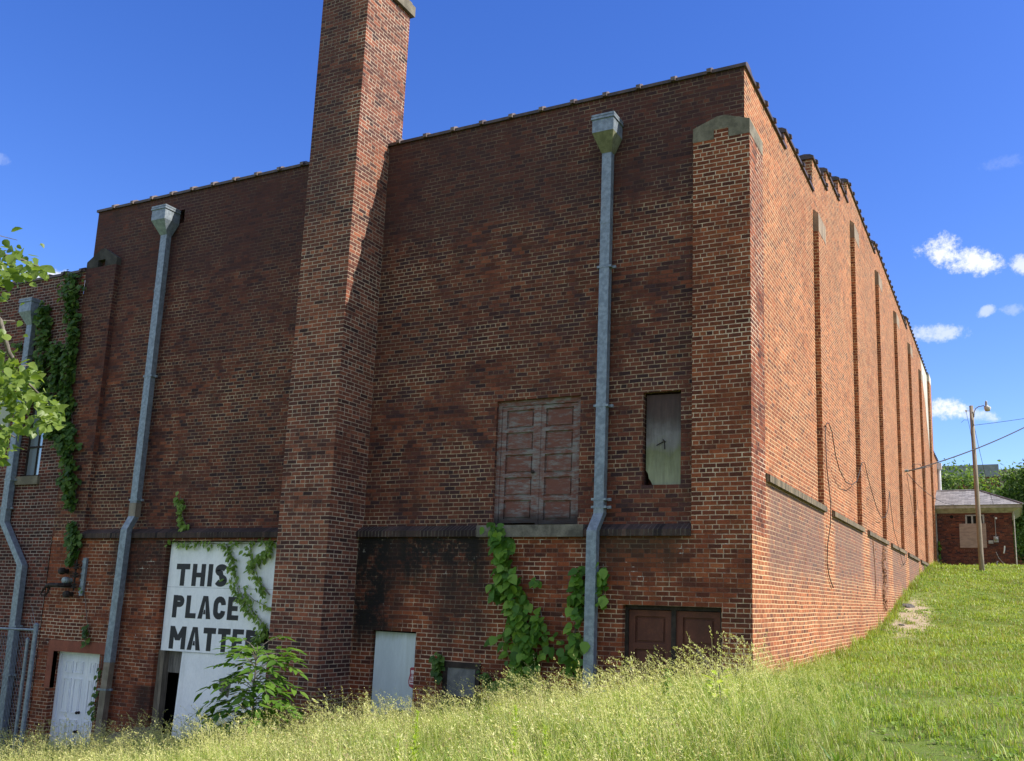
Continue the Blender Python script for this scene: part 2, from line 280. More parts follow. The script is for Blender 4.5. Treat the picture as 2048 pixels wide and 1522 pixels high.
M['chrome'] = plain('bright_trim', (0.5, 0.5, 0.5), (0.65, 0.65, 0.65), 8.0, 0.2, 0.9, bump=0.0)
M['far_metal'] = plain('grey_roof_screen', (0.17, 0.18, 0.19), (0.23, 0.24, 0.25), 2.0, 0.6)
M['far_render'] = plain('brown_render', (0.20, 0.16, 0.14), (0.25, 0.20, 0.17), 2.0, 0.8)
M['yellow'] = plain('dead_foliage', (0.16, 0.07, 0.03), (0.24, 0.11, 0.05), 8.0, 0.9)
M['flat_roof'] = plain('roof_felt', (0.04, 0.04, 0.04), (0.08, 0.08, 0.08), 2.0, 0.95)
M['sticker_red'] = plain('faded_red_print', (0.28, 0.03, 0.05), (0.36, 0.05, 0.07), 20.0, 0.5, bump=0.0)
M['sticker_white'] = plain('white_print', (0.62, 0.55, 0.56), (0.70, 0.66, 0.66), 20.0, 0.5, bump=0.0)

def peeled_mat(name, lo, hi, top):
    m, g = mat(name); P = pos(g)
    n = g.noise(g.vm('MULTIPLY', P, (6.0, 6.0, 26.0)), 1.0, 6.0, 0.74); n2 = g.noise(P, 2.6, 4.0, 0.6)
    red = g.mix(g.noise(P, 9.0, 4.0), (0.105, 0.036, 0.025), (0.175, 0.066, 0.045))
    grey = g.mix(g.noise(g.vm('MULTIPLY', P, (5, 5, 30)), 1.0, 4.0), (0.12, 0.125, 0.12), (0.28, 0.28, 0.27))
    k = g.m('MULTIPLY', g.step(g.m('ADD', g.m('MULTIPLY', n, 0.8), g.m('MULTIPLY', n2, 0.3)), lo, hi), top)
    c = g.mix(k, red, grey)
    _, _, z = g.sep(P)
    rot = g.m('MULTIPLY', g.step(g.m('ADD', z, g.m('MULTIPLY', n2, 0.3)), 1.35, 1.62, 1.0, 0.0), 0.9)
    c = g.mix(rot, c, (0.018, 0.016, 0.014))
    g.put(g.b.inputs['Base Color'], c); g.b.inputs['Roughness'].default_value = 0.85
    g.put(g.b.inputs['Normal'], g.bump(g.m('ADD', n, k), 0.3, 0.006))
    return m
M['peel'] = peeled_mat('peeling_door_paint', 0.46, 0.66, 0.85); M['peelred'] = peeled_mat('peeling_red_panel', 0.51, 0.72, 0.8)
def board_dirty():
    m, g = mat('mildewed_plywood'); P = pos(g); _, _, z = g.sep(P)
    n = g.noise(g.vm('MULTIPLY', P, (14, 14, 1.6)), 1.0, 6.0, 0.7); n2 = g.noise(P, 3.0, 4.0, 0.6)
    zz = g.m('ADD', z, g.m('MULTIPLY', g.m('SUBTRACT', n2, 0.5), 0.7))
    c = g.ramp(g.step(zz, 1.74, 3.15), ((0.0, (0.24, 0.25, 0.16)), (0.28, (0.15, 0.155, 0.08)), (0.52, (0.17, 0.16, 0.155)), (0.82, (0.075, 0.058, 0.052)), (1.0, (0.055, 0.030, 0.026))))
    c = g.mix(0.8, c, g.ramp(n, ((0.3, (0.6, 0.6, 0.6)), (0.7, (1.3, 1.3, 1.3)))), 'MULTIPLY')
    g.put(g.b.inputs['Base Color'], c); g.b.inputs['Roughness'].default_value = 0.9
    return m
M['boarddirty'] = board_dirty()
def glass_mat():
    m, g = mat('window_glass'); g.b.inputs['Base Color'].default_value = (0.30, 0.36, 0.40, 1); g.b.inputs['Roughness'].default_value = 0.06
    g.b.inputs['Metallic'].default_value = 0.55
    g.put(g.b.inputs['Normal'], g.bump(g.noise(pos(g), 4.0, 2.0), 0.08, 0.02))
    return m
M['glass'] = glass_mat()
def shingle_mat():
    m, g = mat('slate_shingles'); uv = g.n('ShaderNodeUVMap').outputs[0]; u, v, _ = g.sep(uv)
    ch = 0.17; rv = g.m('ADD', g.m('DIVIDE', v, ch), 500.0); row = g.m('FLOOR', rv); fv = g.m('FRACT', rv)
    cu = g.m('ADD', g.m('ADD', g.m('DIVIDE', u, 0.30), 500.0), g.m('MULTIPLY', g.m('MODULO', row, 2.0), 0.5)); col = g.m('FLOOR', cu); fu = g.m('FRACT', cu)
    r = g.white(g.xyz(col, row, 0.0))
    c = g.ramp(r, ((0, (0.13, 0.125, 0.125)), (0.5, (0.19, 0.185, 0.185)), (1, (0.27, 0.26, 0.255))))
    gap = g.m('MAXIMUM', g.step(fv, 0.0, 0.14, 1.0, 0.0), g.step(g.m('MINIMUM', fu, g.m('SUBTRACT', 1.0, fu)), 0.01, 0.035, 1.0, 0.0))
    c = g.mix(g.m('MULTIPLY', gap, 0.75), c, (0.03, 0.03, 0.03))
    c = g.mix(0.6, c, g.ramp(g.noise(pos(g), 6.0, 5.0), ((0.3, (0.7, 0.7, 0.7)), (0.7, (1.2, 1.2, 1.2)))), 'MULTIPLY')
    g.put(g.b.inputs['Base Color'], c); g.b.inputs['Roughness'].default_value = 0.8
    g.put(g.b.inputs['Normal'], g.bump(g.m('SUBTRACT', g.m('MULTIPLY', r, 0.3), gap), 0.4, 0.01))
    return m
M['shingle'] = shingle_mat()
def leaf_mat(name, c1, c2, c3, trans=0.35, rough=0.5, patch=2.0, dry=None):
    m, g = mat(name)
    rnd = g.n('ShaderNodeNewGeometry').outputs['Random Per Island']
    c = g.ramp(g.m('ADD', g.m('MULTIPLY', rnd, 0.75), g.m('MULTIPLY', g.noise(pos(g), patch, 3.0), 0.35), clamp=True), ((0.05, c1), (0.5, c2), (0.98, c3)))
    if dry:
        pn = g.noise(pos(g), 0.55, 4.0, 0.7)
        k = g.m('GREATER_THAN', g.m('ADD', g.white(g.xyz(rnd, 3.0, 1.0)), g.m('MULTIPLY', g.m('SUBTRACT', pn, 0.5), 1.3)), 1.0-dry[3])
        c = g.mix(k, c, dry[:3])
        c = g.mix(g.step(pn, 0.42, 0.62, 0.0, 0.35), c, (0.075, 0.15, 0.016))
    g.put(g.b.inputs['Base Color'], c); g.b.inputs['Roughness'].default_value = rough; g.b.inputs['Specular IOR Level'].default_value = 0.3
    t = g.n('ShaderNodeBsdfTranslucent'); g.put(t.inputs['Color'], g.mix(1.0, c, (1.5, 1.55, 0.7), 'MULTIPLY'))
    mx = g.n('ShaderNodeMixShader'); mx.inputs[0].default_value = trans
    g.L.new(g.b.outputs[0], mx.inputs[1]); g.L.new(t.outputs[0], mx.inputs[2]); g.L.new(mx.outputs[0], g.out.inputs[0])
    return m
M['leaf_ivy'] = leaf_mat('ivy_leaf', (0.022, 0.060, 0.010), (0.055, 0.125, 0.020), (0.13, 0.20, 0.035))
M['leaf_vine'] = leaf_mat('broad_vine_leaf', (0.035, 0.095, 0.012), (0.085, 0.20, 0.020), (0.22, 0.35, 0.045), 0.3)
M['leaf_creeper'] = leaf_mat('creeper_leaf', (0.085, 0.165, 0.026), (0.17, 0.27, 0.045), (0.28, 0.38, 0.085), 0.35)
M['leaf_sapling'] = leaf_mat('sapling_leaf', (0.050, 0.115, 0.014), (0.085, 0.175, 0.022), (0.14, 0.24, 0.032), 0.4)
M['leaf_fore'] = leaf_mat('tree_leaf', (0.10, 0.16, 0.028), (0.16, 0.23, 0.045), (0.23, 0.30, 0.070), 0.45, 0.4)
M['leaf_back'] = leaf_mat('far_tree_leaf', (0.045, 0.090, 0.020), (0.105, 0.175, 0.036), (0.20, 0.28, 0.065), 0.40, 0.6, 0.5)
M['grass_tall'] = leaf_mat('tall_grass_blade', (0.11, 0.20, 0.022), (0.25, 0.345, 0.048), (0.52, 0.55, 0.14), 0.32, 0.45, 1.2, (0.46, 0.38, 0.18, 0.10))
M['grass_seed'] = leaf_mat('grass_seed_head', (0.36, 0.40, 0.10), (0.58, 0.56, 0.20), (0.80, 0.73, 0.38), 0.28, 0.6, 1.2, (0.46, 0.34, 0.18, 0.12))
M['grass_lawn'] = leaf_mat('lawn_blade', (0.12, 0.215, 0.020), (0.265, 0.355, 0.042), (0.50, 0.55, 0.12), 0.30, 0.5, 0.8, (0.42, 0.34, 0.16, 0.17))
M['weed'] = leaf_mat('weed_leaf', (0.26, 0.38, 0.04), (0.38, 0.48, 0.07), (0.46, 0.54, 0.11), 0.45, 0.6)

# ------------------------------------------------------------------ mesh helpers
class MB:
    def __init__(s): s.v = []; s.f = []; s.mi = []
    def poly(s, pts, mi=0):
        k = len(s.v); s.v += [tuple(p) for p in pts]; s.f.append(tuple(range(k, k+len(pts)))); s.mi.append(mi)
    def box(s, x0, x1, y0, y1, z0, z1, mi=0, skip=''):
        a = [(x0, y0, z0), (x1, y0, z0), (x1, y1, z0), (x0, y1, z0), (x0, y0, z1), (x1, y0, z1), (x1, y1, z1), (x0, y1, z1)]
        for tagc, q in (('b', (0, 3, 2, 1)), ('t', (4, 5, 6, 7)), ('f', (0, 1, 5, 4)), ('r', (1, 2, 6, 5)), ('k', (2, 3, 7, 6)), ('l', (3, 0, 4, 7))):
            if tagc not in skip: s.poly([a[i] for i in q], mi)
        return s
    def prism(s, prof, axis, a, b, mi=0, caps=True):       # prof: points in the two other axes, counter-clockwise seen from +axis
        def P(p, t): return {'x': (t, p[0], p[1]), 'y': (p[0], t, p[1]), 'z': (p[0], p[1], t)}[axis]
        n = len(prof)
        for i in range(n):
            p, q = prof[i], prof[(i+1) % n]
            s.poly([P(p, a), P(q, a), P(q, b), P(p, b)] if axis != 'y' else [P(q, a), P(p, a), P(p, b), P(q, b)], mi)
        if caps:
            A = [P(p, a) for p in prof]; B = [P(p, b) for p in prof]
            if axis == 'y': A, B = B[::-1] and [P(p, b) for p in prof][::-1], [P(p, a) for p in prof]
            s.poly(A[::-1] if axis != 'y' else A, mi); s.poly(B, mi)
        return s
    def tube(s, pts, r, n=8, mi=0, cap=True):
        pts = [Vector(p) for p in pts]; rs = r if isinstance(r, (list, tuple)) else [r]*len(pts)
        rings = []; prev = None
        for i, p in enumerate(pts):
            d = (pts[min(i+1, len(pts)-1)]-pts[max(i-1, 0)]).normalized()
            if prev is None:
                a = d.orthogonal().normalized()
            else:
                a = (prev - d*prev.dot(d)); a = a.normalized() if a.length > 1e-6 else d.orthogonal().normalized()
            prev = a; b = d.cross(a)
            k = len(s.v)
            for j in range(n):
                t = 2*math.pi*j/n; s.v.append(tuple(p + (a*math.cos(t)+b*math.sin(t))*rs[i]))
            rings.append(k)
        for i in range(len(rings)-1):
            for j in range(n):
                j2 = (j+1) % n
                s.f.append((rings[i]+j, rings[i]+j2, rings[i+1]+j2, rings[i+1]+j)); s.mi.append(mi)
        if cap:
            s.f.append(tuple(rings[0]+j for j in range(n))[::-1]); s.mi.append(mi)
            s.f.append(tuple(rings[-1]+j for j in range(n))); s.mi.append(mi)
        return s
    def lathe(s, prof, c, n=16, mi=0, ax='z'):               # prof: (radius, offset along the axis)
        rings = []
        for r, h in prof:
            k = len(s.v)
            for j in range(n):
                t = 2*math.pi*j/n; a, b = r*math.cos(t), r*math.sin(t)
                s.v.append((c[0]+a, c[1]+b, c[2]+h) if ax == 'z' else (c[0]+a, c[1]+h, c[2]+b) if ax == 'y' else (c[0]+h, c[1]+a, c[2]+b))
            rings.append(k)
        for i in range(len(rings)-1):
            for j in range(n):
                j2 = (j+1) % n; s.f.append((rings[i]+j, rings[i]+j2, rings[i+1]+j2, rings[i+1]+j)); s.mi.append(mi)
        s.f.append(tuple(rings[0]+j for j in range(n))[::-1]); s.mi.append(mi)
        s.f.append(tuple(rings[-1]+j for j in range(n))); s.mi.append(mi)
        return s
    def build(s, name, mats, parent=None, smooth=False, bevel=0.0):
        me = bpy.data.meshes.new(name); me.from_pydata(s.v, [], s.f); me.update()
        mats = mats if isinstance(mats, (list, tuple)) else [mats]
        for m in mats: me.materials.append(m)
        if len(mats) > 1: me.polygons.foreach_set('material_index', s.mi)
        if smooth: me.polygons.foreach_set('use_smooth', [True]*len(me.polygons))
        uv = me.uv_layers.new(name='UVMap').data
        for p in me.polygons:                                  # metric box projection: courses line up round every corner
            n = p.normal
            for li in p.loop_indices:
                co = me.vertices[me.loops[li].vertex_index].co
                if abs(n.z) > 0.9: uv[li].uv = (co.x, co.y)
                elif abs(n.x) > abs(n.y): uv[li].uv = (co.y, co.z)
                else: uv[li].uv = (co.x, co.z)
        o = bpy.data.objects.new(name, me); C.objects.link(o); attach(o, parent)
        if bevel:
            b = o.modifiers.new('bevel', 'BEVEL'); b.width = bevel; b.segments = 2; b.limit_method = 'ANGLE'
        return o
def world_of(o):
    m = o.matrix_basis.copy()
    return m if o.parent is None else world_of(o.parent) @ o.matrix_parent_inverse @ m
def attach(o, parent):
    if parent is not None:
        o.parent = parent; o.matrix_parent_inverse = world_of(parent).inverted()
def tag(o, label, cat, group=None, kind=None):
    if label: o['label'] = label
    if cat: o['category'] = cat
    if group: o['group'] = group
    if kind: o['kind'] = kind
    return o
def empty(name, loc, label, cat, group=None):
    o = bpy.data.objects.new(name, None); C.objects.link(o); o.location = loc; o.empty_display_size = 0.3
    return tag(o, label, cat, group)
def np_mesh(name, V, F, mats, parent=None, MI=None, smooth=False):   # F: (n,k) array of one face size, or list of such arrays
    Fs = F if isinstance(F, list) else [F]
    me = bpy.data.meshes.new(name)
    V = np.ascontiguousarray(V, dtype=np.float32)
    loops = np.concatenate([f.ravel() for f in Fs]).astype(np.int32)
    tot = np.concatenate([np.full(len(f), f.shape[1], np.int32) for f in Fs])
    st = np.concatenate([[0], np.cumsum(tot)[:-1]]).astype(np.int32)
    me.vertices.add(len(V)); me.vertices.foreach_set('co', V.ravel())
    me.loops.add(len(loops)); me.loops.foreach_set('vertex_index', loops)
    me.polygons.add(len(tot)); me.polygons.foreach_set('loop_start', st); me.polygons.foreach_set('loop_total', tot)
    for m in (mats if isinstance(mats, (list, tuple)) else [mats]): me.materials.append(m)
    if MI is not None: me.polygons.foreach_set('material_index', MI.astype(np.int32))
    if smooth: me.polygons.foreach_set('use_smooth', np.ones(len(tot), bool))
    me.update(calc_edges=True); me.validate()
    o = bpy.data.objects.new(name, me); C.objects.link(o); attach(o, parent)
    return o
def frames(nrm, upv):                    # rows: x (right), y (along leaf), z (normal)
    z = nrm/np.linalg.norm(nrm, axis=1, keepdims=True)
    y = upv - z*np.sum(upv*z, axis=1, keepdims=True); y /= np.linalg.norm(y, axis=1, keepdims=True)+1e-9
    x = np.cross(y, z); return np.stack([x, y, z], 1)
def scatter(T, TF, fr, P, sc):
    n = len(P); k = len(T); sc = np.asarray(sc, float)
    if sc.ndim == 1: sc = np.repeat(sc[:, None], 3, 1)
    loc = T[None]*sc[:, None, :]
    V = np.einsum('nki,nij->nkj', loc, fr) + P[:, None, :]
    F = (TF[None] + (np.arange(n)*k)[:, None, None]).reshape(-1, TF.shape[1])
    return V.reshape(-1, 3), F
# leaf templates: stalk at origin, tip along -y? (y = 0..1 grows away from the stalk)
LEAF = np.array([[0, 0, 0], [-.30, .10, .05], [-.44, .36, .07], [-.27, .72, .02], [0, 1.0, -.08], [.27, .72, .02], [.44, .36, .07], [.30, .10, .05], [0, .42, -.03]], float)
LEAF_F = np.array([[0, 8, 1], [1, 8, 2], [2, 8, 3], [3, 8, 4], [4, 8, 5], [5, 8, 6], [6, 8, 7], [7, 8, 0]])
LANCE = np.array([[0, 0, 0], [-.15, .28, .04], [-.13, .62, .02], [0, 1.0, -.07], [.13, .62, .02], [.15, .28, .04], [0, .45, -.02]], float)
LANCE_F = np.array([[0, 6, 1], [1, 6, 2], [2, 6, 3], [3, 6, 4], [4, 6, 5], [5, 6, 0]])

# ------------------------------------------------------------------ ground
def sstep(x, a, b):
    t = np.clip((x-a)/(b-a), 0, 1); return t*t*(3-2*t)
def hnoise(x, y, f, s):
    return np.sin(x*f+s)*np.cos(y*f*1.13+s*1.7) + 0.5*np.sin(x*f*2.1+y*f*1.7+s*2.3)
def ground(x, y):
    x = np.asarray(x, float); y = np.asarray(y, float)
    z = -1.08 + 0.042*np.clip(y, -30, 0)
    xs = np.where(x < 0.6, 0.5*((x-0.6)-np.sqrt((x-0.6)**2+0.6))+0.35, 0.35-0.5*(np.sqrt((x-0.6)**2+0.6)-(x-0.6)))
    z = z + 0.165*np.clip(xs, -25, 1)
    z = z + np.interp(y, [-5, 1, 4, 7.7, 10.5, 13.7, 17.4, 21, 24.4, 28.5, 32.6, 37, 46, 70], [0, 0, .03, .13, .31, .58, 1.13, 1.66, 2.13, 2.62, 3.03, 3.2, 3.25, 3.3])
    z = z - 0.26*np.clip(x-0.15, 0, 2.2)/2.2*sstep(y, 9, 18)*(1-sstep(y, 33, 36.8))
    z = z + 0.018*hnoise(x, y, 1.3, 0.4) + 0.010*hnoise(x, y, 3.7, 1.9)
    return z
gx = np.concatenate([[-700, -350, -180, -90, -55, -35, -26], np.arange(-22, 12.01, 0.4), [14, 17, 22, 30, 45, 80, 160, 350, 700]])
gy = np.concatenate([[-700, -350, -180, -80, -40, -25, -18], np.arange(-15, 48.01, 0.4), [52, 58, 70, 95, 150, 300, 700]])
XX, YY = np.meshgrid(gx, gy, indexing='ij'); ZZ = ground(XX, YY)
V = np.stack([XX, YY, ZZ], -1).reshape(-1, 3); nx_, ny_ = len(gx), len(gy)
ii, jj = np.meshgrid(np.arange(nx_-1), np.arange(ny_-1), indexing='ij'); a = (ii*ny_+jj).ravel()
def ground_mat():
    m, g = mat('lawn_soil'); P = pos(g); x, y, z = g.sep(P)
    n = g.noise(P, 0.8, 5.0, 0.65); f = g.noise(P, 9.0, 6.0, 0.7); ff = g.noise(P, 70.0, 4.0, 0.7)
    c = g.mix(g.step(n, 0.35, 0.7), (0.10, 0.16, 0.026), (0.19, 0.23, 0.055))
    c = g.mix(g.step(f, 0.50, 0.72), c, (0.17, 0.15, 0.085))
    # the bare sandy patch along the foot of the side wall
    e1 = g.m('POWER', g.m('DIVIDE', g.m('SUBTRACT', y, 15.4), 4.2), 2.0)
    xc = g.m('ADD', 0.55, g.m('MULTIPLY', g.m('SUBTRACT', 19.0, y), 0.05))
    e2 = g.m('POWER', g.m('DIVIDE', g.m('SUBTRACT', x, xc), 0.60), 2.0)
    k = g.step(g.m('ADD', g.m('SUBTRACT', 1.1, g.m('ADD', e1, e2)), g.m('MULTIPLY', g.m('SUBTRACT', f, 0.5), 5.0)), 0.0, 0.5)
    c = g.mix(k, c, g.mix(ff, (0.30, 0.23, 0.15), (0.52, 0.42, 0.30)))
    c = g.mix(0.8, c, g.ramp(ff, ((0.25, (0.45, 0.45, 0.45)), (0.6, (1.1, 1.1, 1.1)))), 'MULTIPLY')
    g.put(g.b.inputs['Base Color'], c); g.b.inputs['Roughness'].default_value = 1.0; g.b.inputs['Specular IOR Level'].default_value = 0.1
    g.put(g.b.inputs['Normal'], g.bump(g.m('ADD', f, ff), 0.6, 0.03))
    return m
tag(np_mesh('ground', V, np.stack([a, a+ny_, a+ny_+1, a+1], 1), ground_mat(), smooth=True), None, None, kind='structure')

# ------------------------------------------------------------------ the brick building
D = 0.11
def wall_x(mb, y, x0, x1, z0, z1, holes, depth, mi=0):        # wall in the plane y, facing -y; holes (xa, xb, za, zb)
    xs = sorted({x0, x1, *[h[0] for h in holes], *[h[1] for h in holes]}); zs = sorted({z0, z1, *[max(h[2], z0) for h in holes], *[h[3] for h in holes]})
    for i in range(len(xs)-1):
        for j in range(len(zs)-1):
            cx, cz = (xs[i]+xs[i+1])/2, (zs[j]+zs[j+1])/2
            if any(h[0] < cx < h[1] and h[2] < cz < h[3] for h in holes): continue
            mb.poly([(xs[i], y, zs[j]), (xs[i+1], y, zs[j]), (xs[i+1], y, zs[j+1]), (xs[i], y, zs[j+1])], mi)
    for (a, b, c, d) in holes:
        c = max(c, z0)
        mb.poly([(a, y, c), (a, y, d), (a, y+depth, d), (a, y+depth, c)], mi); mb.poly([(b, y, d), (b, y, c), (b, y+depth, c), (b, y+depth, d)], mi)
        mb.poly([(a, y, d), (b, y, d), (b, y+depth, d), (a, y+depth, d)], mi); mb.poly([(a, y, c), (a, y+depth, c), (b, y+depth, c), (b, y, c)], mi)
def coping(mb, axis, a, b, c, z, first=0.2, half=0.205, end=True):            # saddle tiles with bell collars
    pr = [(-half, -.015), (half, -.015), (half, .04), (half*.62, .085), (0, .105), (-half*.62, .085), (-half, .04)]
    def run(t0, t1, k, mi):
        q = [(c+p[0]*k, z+p[1]*k+(0.004 if mi else 0)) for p in pr]
        mb.prism(q, axis, t0, t1, mi)
    run(a, b, 1.0, 0); t = a+first
    while t < b-0.05:
        w = 0.075; run(t-w/2, t+w/2, 1.20, 1); t += 0.61
def sweep(mb, pts, w, d, mi=0):                                                # rectangular pipe, section kept level
    rings = []
    for (x, y, z) in pts:
        k = len(mb.v); mb.v += [(x-w/2, y-d/2, z), (x+w/2, y-d/2, z), (x+w/2, y+d/2, z), (x-w/2, y+d/2, z)]; rings.append(k)
    for i in range(len(rings)-1):
        for j in range(4):
            j2 = (j+1) % 4; mb.f.append((rings[i]+j, rings[i]+j2, rings[i+1]+j2, rings[i+1]+j)); mb.mi.append(mi)
    mb.f.append(tuple(rings[0]+j for j in range(4))); mb.mi.append(mi); mb.f.append(tuple(rings[-1]+j for j in range(4))[::-1]); mb.mi.append(mi)
def frustum(mb, a, b, mi=0):                                                   # a, b = (x0, x1, y0, y1, z)
    A = [(a[0], a[2], a[4]), (a[1], a[2], a[4]), (a[1], a[3], a[4]), (a[0], a[3], a[4])]; B = [(b[0], b[2], b[4]), (b[1], b[2], b[4]), (b[1], b[3], b[4]), (b[0], b[3], b[4])]
    mb.poly(A[::-1], mi); mb.poly(B, mi)
    for i in range(4): mb.poly([A[i], A[(i+1) % 4], B[(i+1) % 4], B[i]], mi)

B_ = empty('brick_building', (-7.5, 18.0, -2.0), 'large windowless brick hall with tall chimney and boarded doors', 'building')
XL, YB = -15.05, 37.5
STEPS = [(0.33, 2.92, 8.40), (2.92, 5.62, 8.74), (5.62, 7.32, 9.50), (7.32, 9.05, 9.98), (9.05, 10.5, 10.55), (10.5, 16.0, 11.15), (16.0, 26.0, 11.50), (26.0, YB, 11.98)]
# upper front wall
w = MB(); wall_x(w, 0.0, XL, 0.0, 0.90, 8.40, [(-4.27, -2.71, 1.14, 3.24), (-1.63, -1.01, 1.74, 3.20), (-12.50, -12.26, 7.72, 8.02), (-2.36, -2.14, 7.62, 7.92)], 0.22)
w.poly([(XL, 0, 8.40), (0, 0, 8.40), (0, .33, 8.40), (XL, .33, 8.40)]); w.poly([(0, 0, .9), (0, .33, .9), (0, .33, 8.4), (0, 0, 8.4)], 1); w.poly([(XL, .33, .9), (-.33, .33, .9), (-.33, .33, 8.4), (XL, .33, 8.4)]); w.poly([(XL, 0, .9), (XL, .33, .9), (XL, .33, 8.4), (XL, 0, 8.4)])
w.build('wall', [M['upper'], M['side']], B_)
# side wall, stepping up with the roof behind
w = MB()
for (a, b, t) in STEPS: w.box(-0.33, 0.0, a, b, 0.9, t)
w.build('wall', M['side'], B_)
# rear and far side walls, roof
w = MB(); w.box(XL, XL+.3, .33, YB, -4.6, 7.9); w.box(XL+.3, -.33, YB-.3, YB, -4.6, 11.0); w.build('wall', M['upper'], B_)
w = MB(); w.poly([(XL, .33, 7.85), (-.33, .33, 7.85), (-.33, 12, 8.0), (XL, 12, 8.0)]); w.poly([(XL, 12, 8.0), (-.33, 12, 8.0), (-.33, YB-.3, 8.0), (XL, YB-.3, 8.0)]); w.build('roof', M['flat_roof'], B_)
# plinth: proud of the upper wall, flush with the piers
LW = [(-14.55, -13.15, -5, -1.36), (-11.62, -7.95, -5, 0.90), (-6.47, -5.57, -5, -0.62), (-1.87, -0.34, -5, -0.07)]
w = MB(); wall_x(w, -D, XL, D, -4.6, 1.0, LW, 0.30)
w.poly([(XL, -D, 1.0), (D, -D, 1.0), (D, 0.3, 1.0), (XL, 0.3, 1.0)]); w.poly([(XL, -D, -4.6), (XL, .33, -4.6), (XL, .33, 1.0), (XL, -D, 1.0)])
w.build('plinth', M['lower'], B_)
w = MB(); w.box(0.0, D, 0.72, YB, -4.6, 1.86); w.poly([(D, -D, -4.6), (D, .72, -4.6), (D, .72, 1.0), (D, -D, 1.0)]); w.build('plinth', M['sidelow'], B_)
# dark space behind the openings
w = MB(); w.box(XL+.2, -.2, 0.62, 0.70, -4.6, 3.4); w.build('dark_interior', M['dark'], B_)
# piers with concrete caps
def gable_cap(x0, x1, zb, ze, zp, yb, m, parent, y1=0.0, side=None):
    mb = MB(); xm = (x0+x1)/2; xa, xb = xm-.12, xm+.12
    prof = [(x0-.004, zb), (xa, zb), (xa, zb+.16), (xb, zb+.16), (xb, zb), (x1+.004, zb), (x1+.004, ze), (xm+.06, zp), (xm-.06, zp), (x0-.004, ze)]
    mb.prism(prof, 'y', yb-.004, y1 if side is None else side)
    return mb.build('cap', m, parent, bevel=0.008)
p = MB().box(-.80, D, -D, .72, 1.0, 7.19).build('pier', M['pier'], B_)
nb = MB().box(-.46, -.23, -D+.001, -D+.05, 7.19, 7.36).build('brick_tongue', M['pier'], p)
gable_cap(-.80, D, 7.19, 7.43, 7.57, -D, M['concrete'], p, side=0.715)
p = MB().box(XL-.02, -14.10, -D, 0.0, 1.0, 7.0).build('pier', M['upper'], B_)
gable_cap(XL-.02, -14.10, 7.0, 7.16, 7.42, -D, M['concrete_dark'], p)
PY = [(5.60, 6.45, 8.32), (10.85, 11.70, 10.2), (15.9, 16.8, 10.57), (21.0, 21.95, 10.78), (26.2, 27.1, 10.98), (31.2, 32.1, 11.04), (36.3, YB, 12.12)]
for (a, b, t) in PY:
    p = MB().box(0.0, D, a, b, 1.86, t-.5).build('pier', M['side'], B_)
    c = MB(); c.prism([(0, t-.5), (D+.004, t-.5), (D+.004, t-.10), (.02, t), (0, t)], 'y', a-.003, b+.003); c.build('cap', M['concrete_light' if t > 12 else 'pier_cap'], p)
# sloping brick-on-edge ledges
def ledge_front(x0, x1):
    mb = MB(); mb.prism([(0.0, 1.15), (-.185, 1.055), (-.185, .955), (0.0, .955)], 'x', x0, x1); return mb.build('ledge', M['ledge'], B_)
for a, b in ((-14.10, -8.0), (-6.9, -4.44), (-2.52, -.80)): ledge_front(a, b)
mb = MB(); mb.prism([(0.02, 1.15), (-.20, 1.135), (-.20, .945), (0.02, .945)], 'x', -4.44, -2.52); mb.build('sill', M['sill'], B_, bevel=.01)
for a, b in ((.72, 5.60), (6.45, 10.85), (11.70, 15.9), (16.8, 21.0), (21.95, 26.2), (27.1, 31.2), (32.1, 36.3)):
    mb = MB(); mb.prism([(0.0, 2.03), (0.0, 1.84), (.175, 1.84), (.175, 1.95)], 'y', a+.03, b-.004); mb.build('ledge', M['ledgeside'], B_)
# copings
cp = MB(); coping(cp, 'x', XL-.03, -8.0, .165, 8.41, 0.61-0.03); coping(cp, 'x', -6.9, 0.04, .165, 8.41, 0.24)
cp.build('coping', [M['coping'], M['collar']], B_)
cp = MB()
for k, (a, b, t) in enumerate(STEPS):
    coping(cp, 'y', a+(-.04 if k else .04), b+(.0 if k < 7 else .05), -.165, t+.01, .30)
cp.build('coping', [M['coping'], M['coping']], B_)
# pale rendered patch between the last two piers
mb = MB(); q = [(32.6, 11.92), (36.28, 11.92), (36.28, 7.9), (35.7, 8.6), (34.6, 10.0), (33.4, 11.0)]
mb.prism([(0, 0)]*3, 'x', 0, 0, caps=False) if False else None
mb.poly([(.006, y, z) for y, z in q]); 
for i in range(len(q)):
    a, b = q[i], q[(i+1) % len(q)]; mb.poly([(0, a[0], a[1]), (0, b[0], b[1]), (.006, b[0], b[1]), (.006, a[0], a[1])])
mb.build('render_patch', M['concrete_light'], B_)
# chimney
ch = MB().box(-8.0, -6.9, -.92, .36, -4.6, 11.40).build('chimney', M['stack'], B_)
c = MB(); c.box(-8.07, -6.83, -.99, .43, 11.40, 11.62); c.box(-8.02, -6.88, -.94, .38, 11.62, 11.70); c.build('cap', M['concrete'], ch, bevel=.012)
# lower wing beyond the stepped wall
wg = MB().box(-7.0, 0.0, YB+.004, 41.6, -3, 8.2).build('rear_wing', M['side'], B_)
cp = MB(); coping(cp, 'y', YB+.05, 41.65, -.165, 8.21, .3); cp.build('coping', [M['coping'], M['coping']], wg)
mb = MB(); mb.tube([(.10, 41.35, 7.75), (.10, 41.35, 2.0)], .09, 8); mb.box(-.02, .24, 41.2, 41.5, 7.7, 8.05); mb.build('downspout', M['white_metal'], wg)

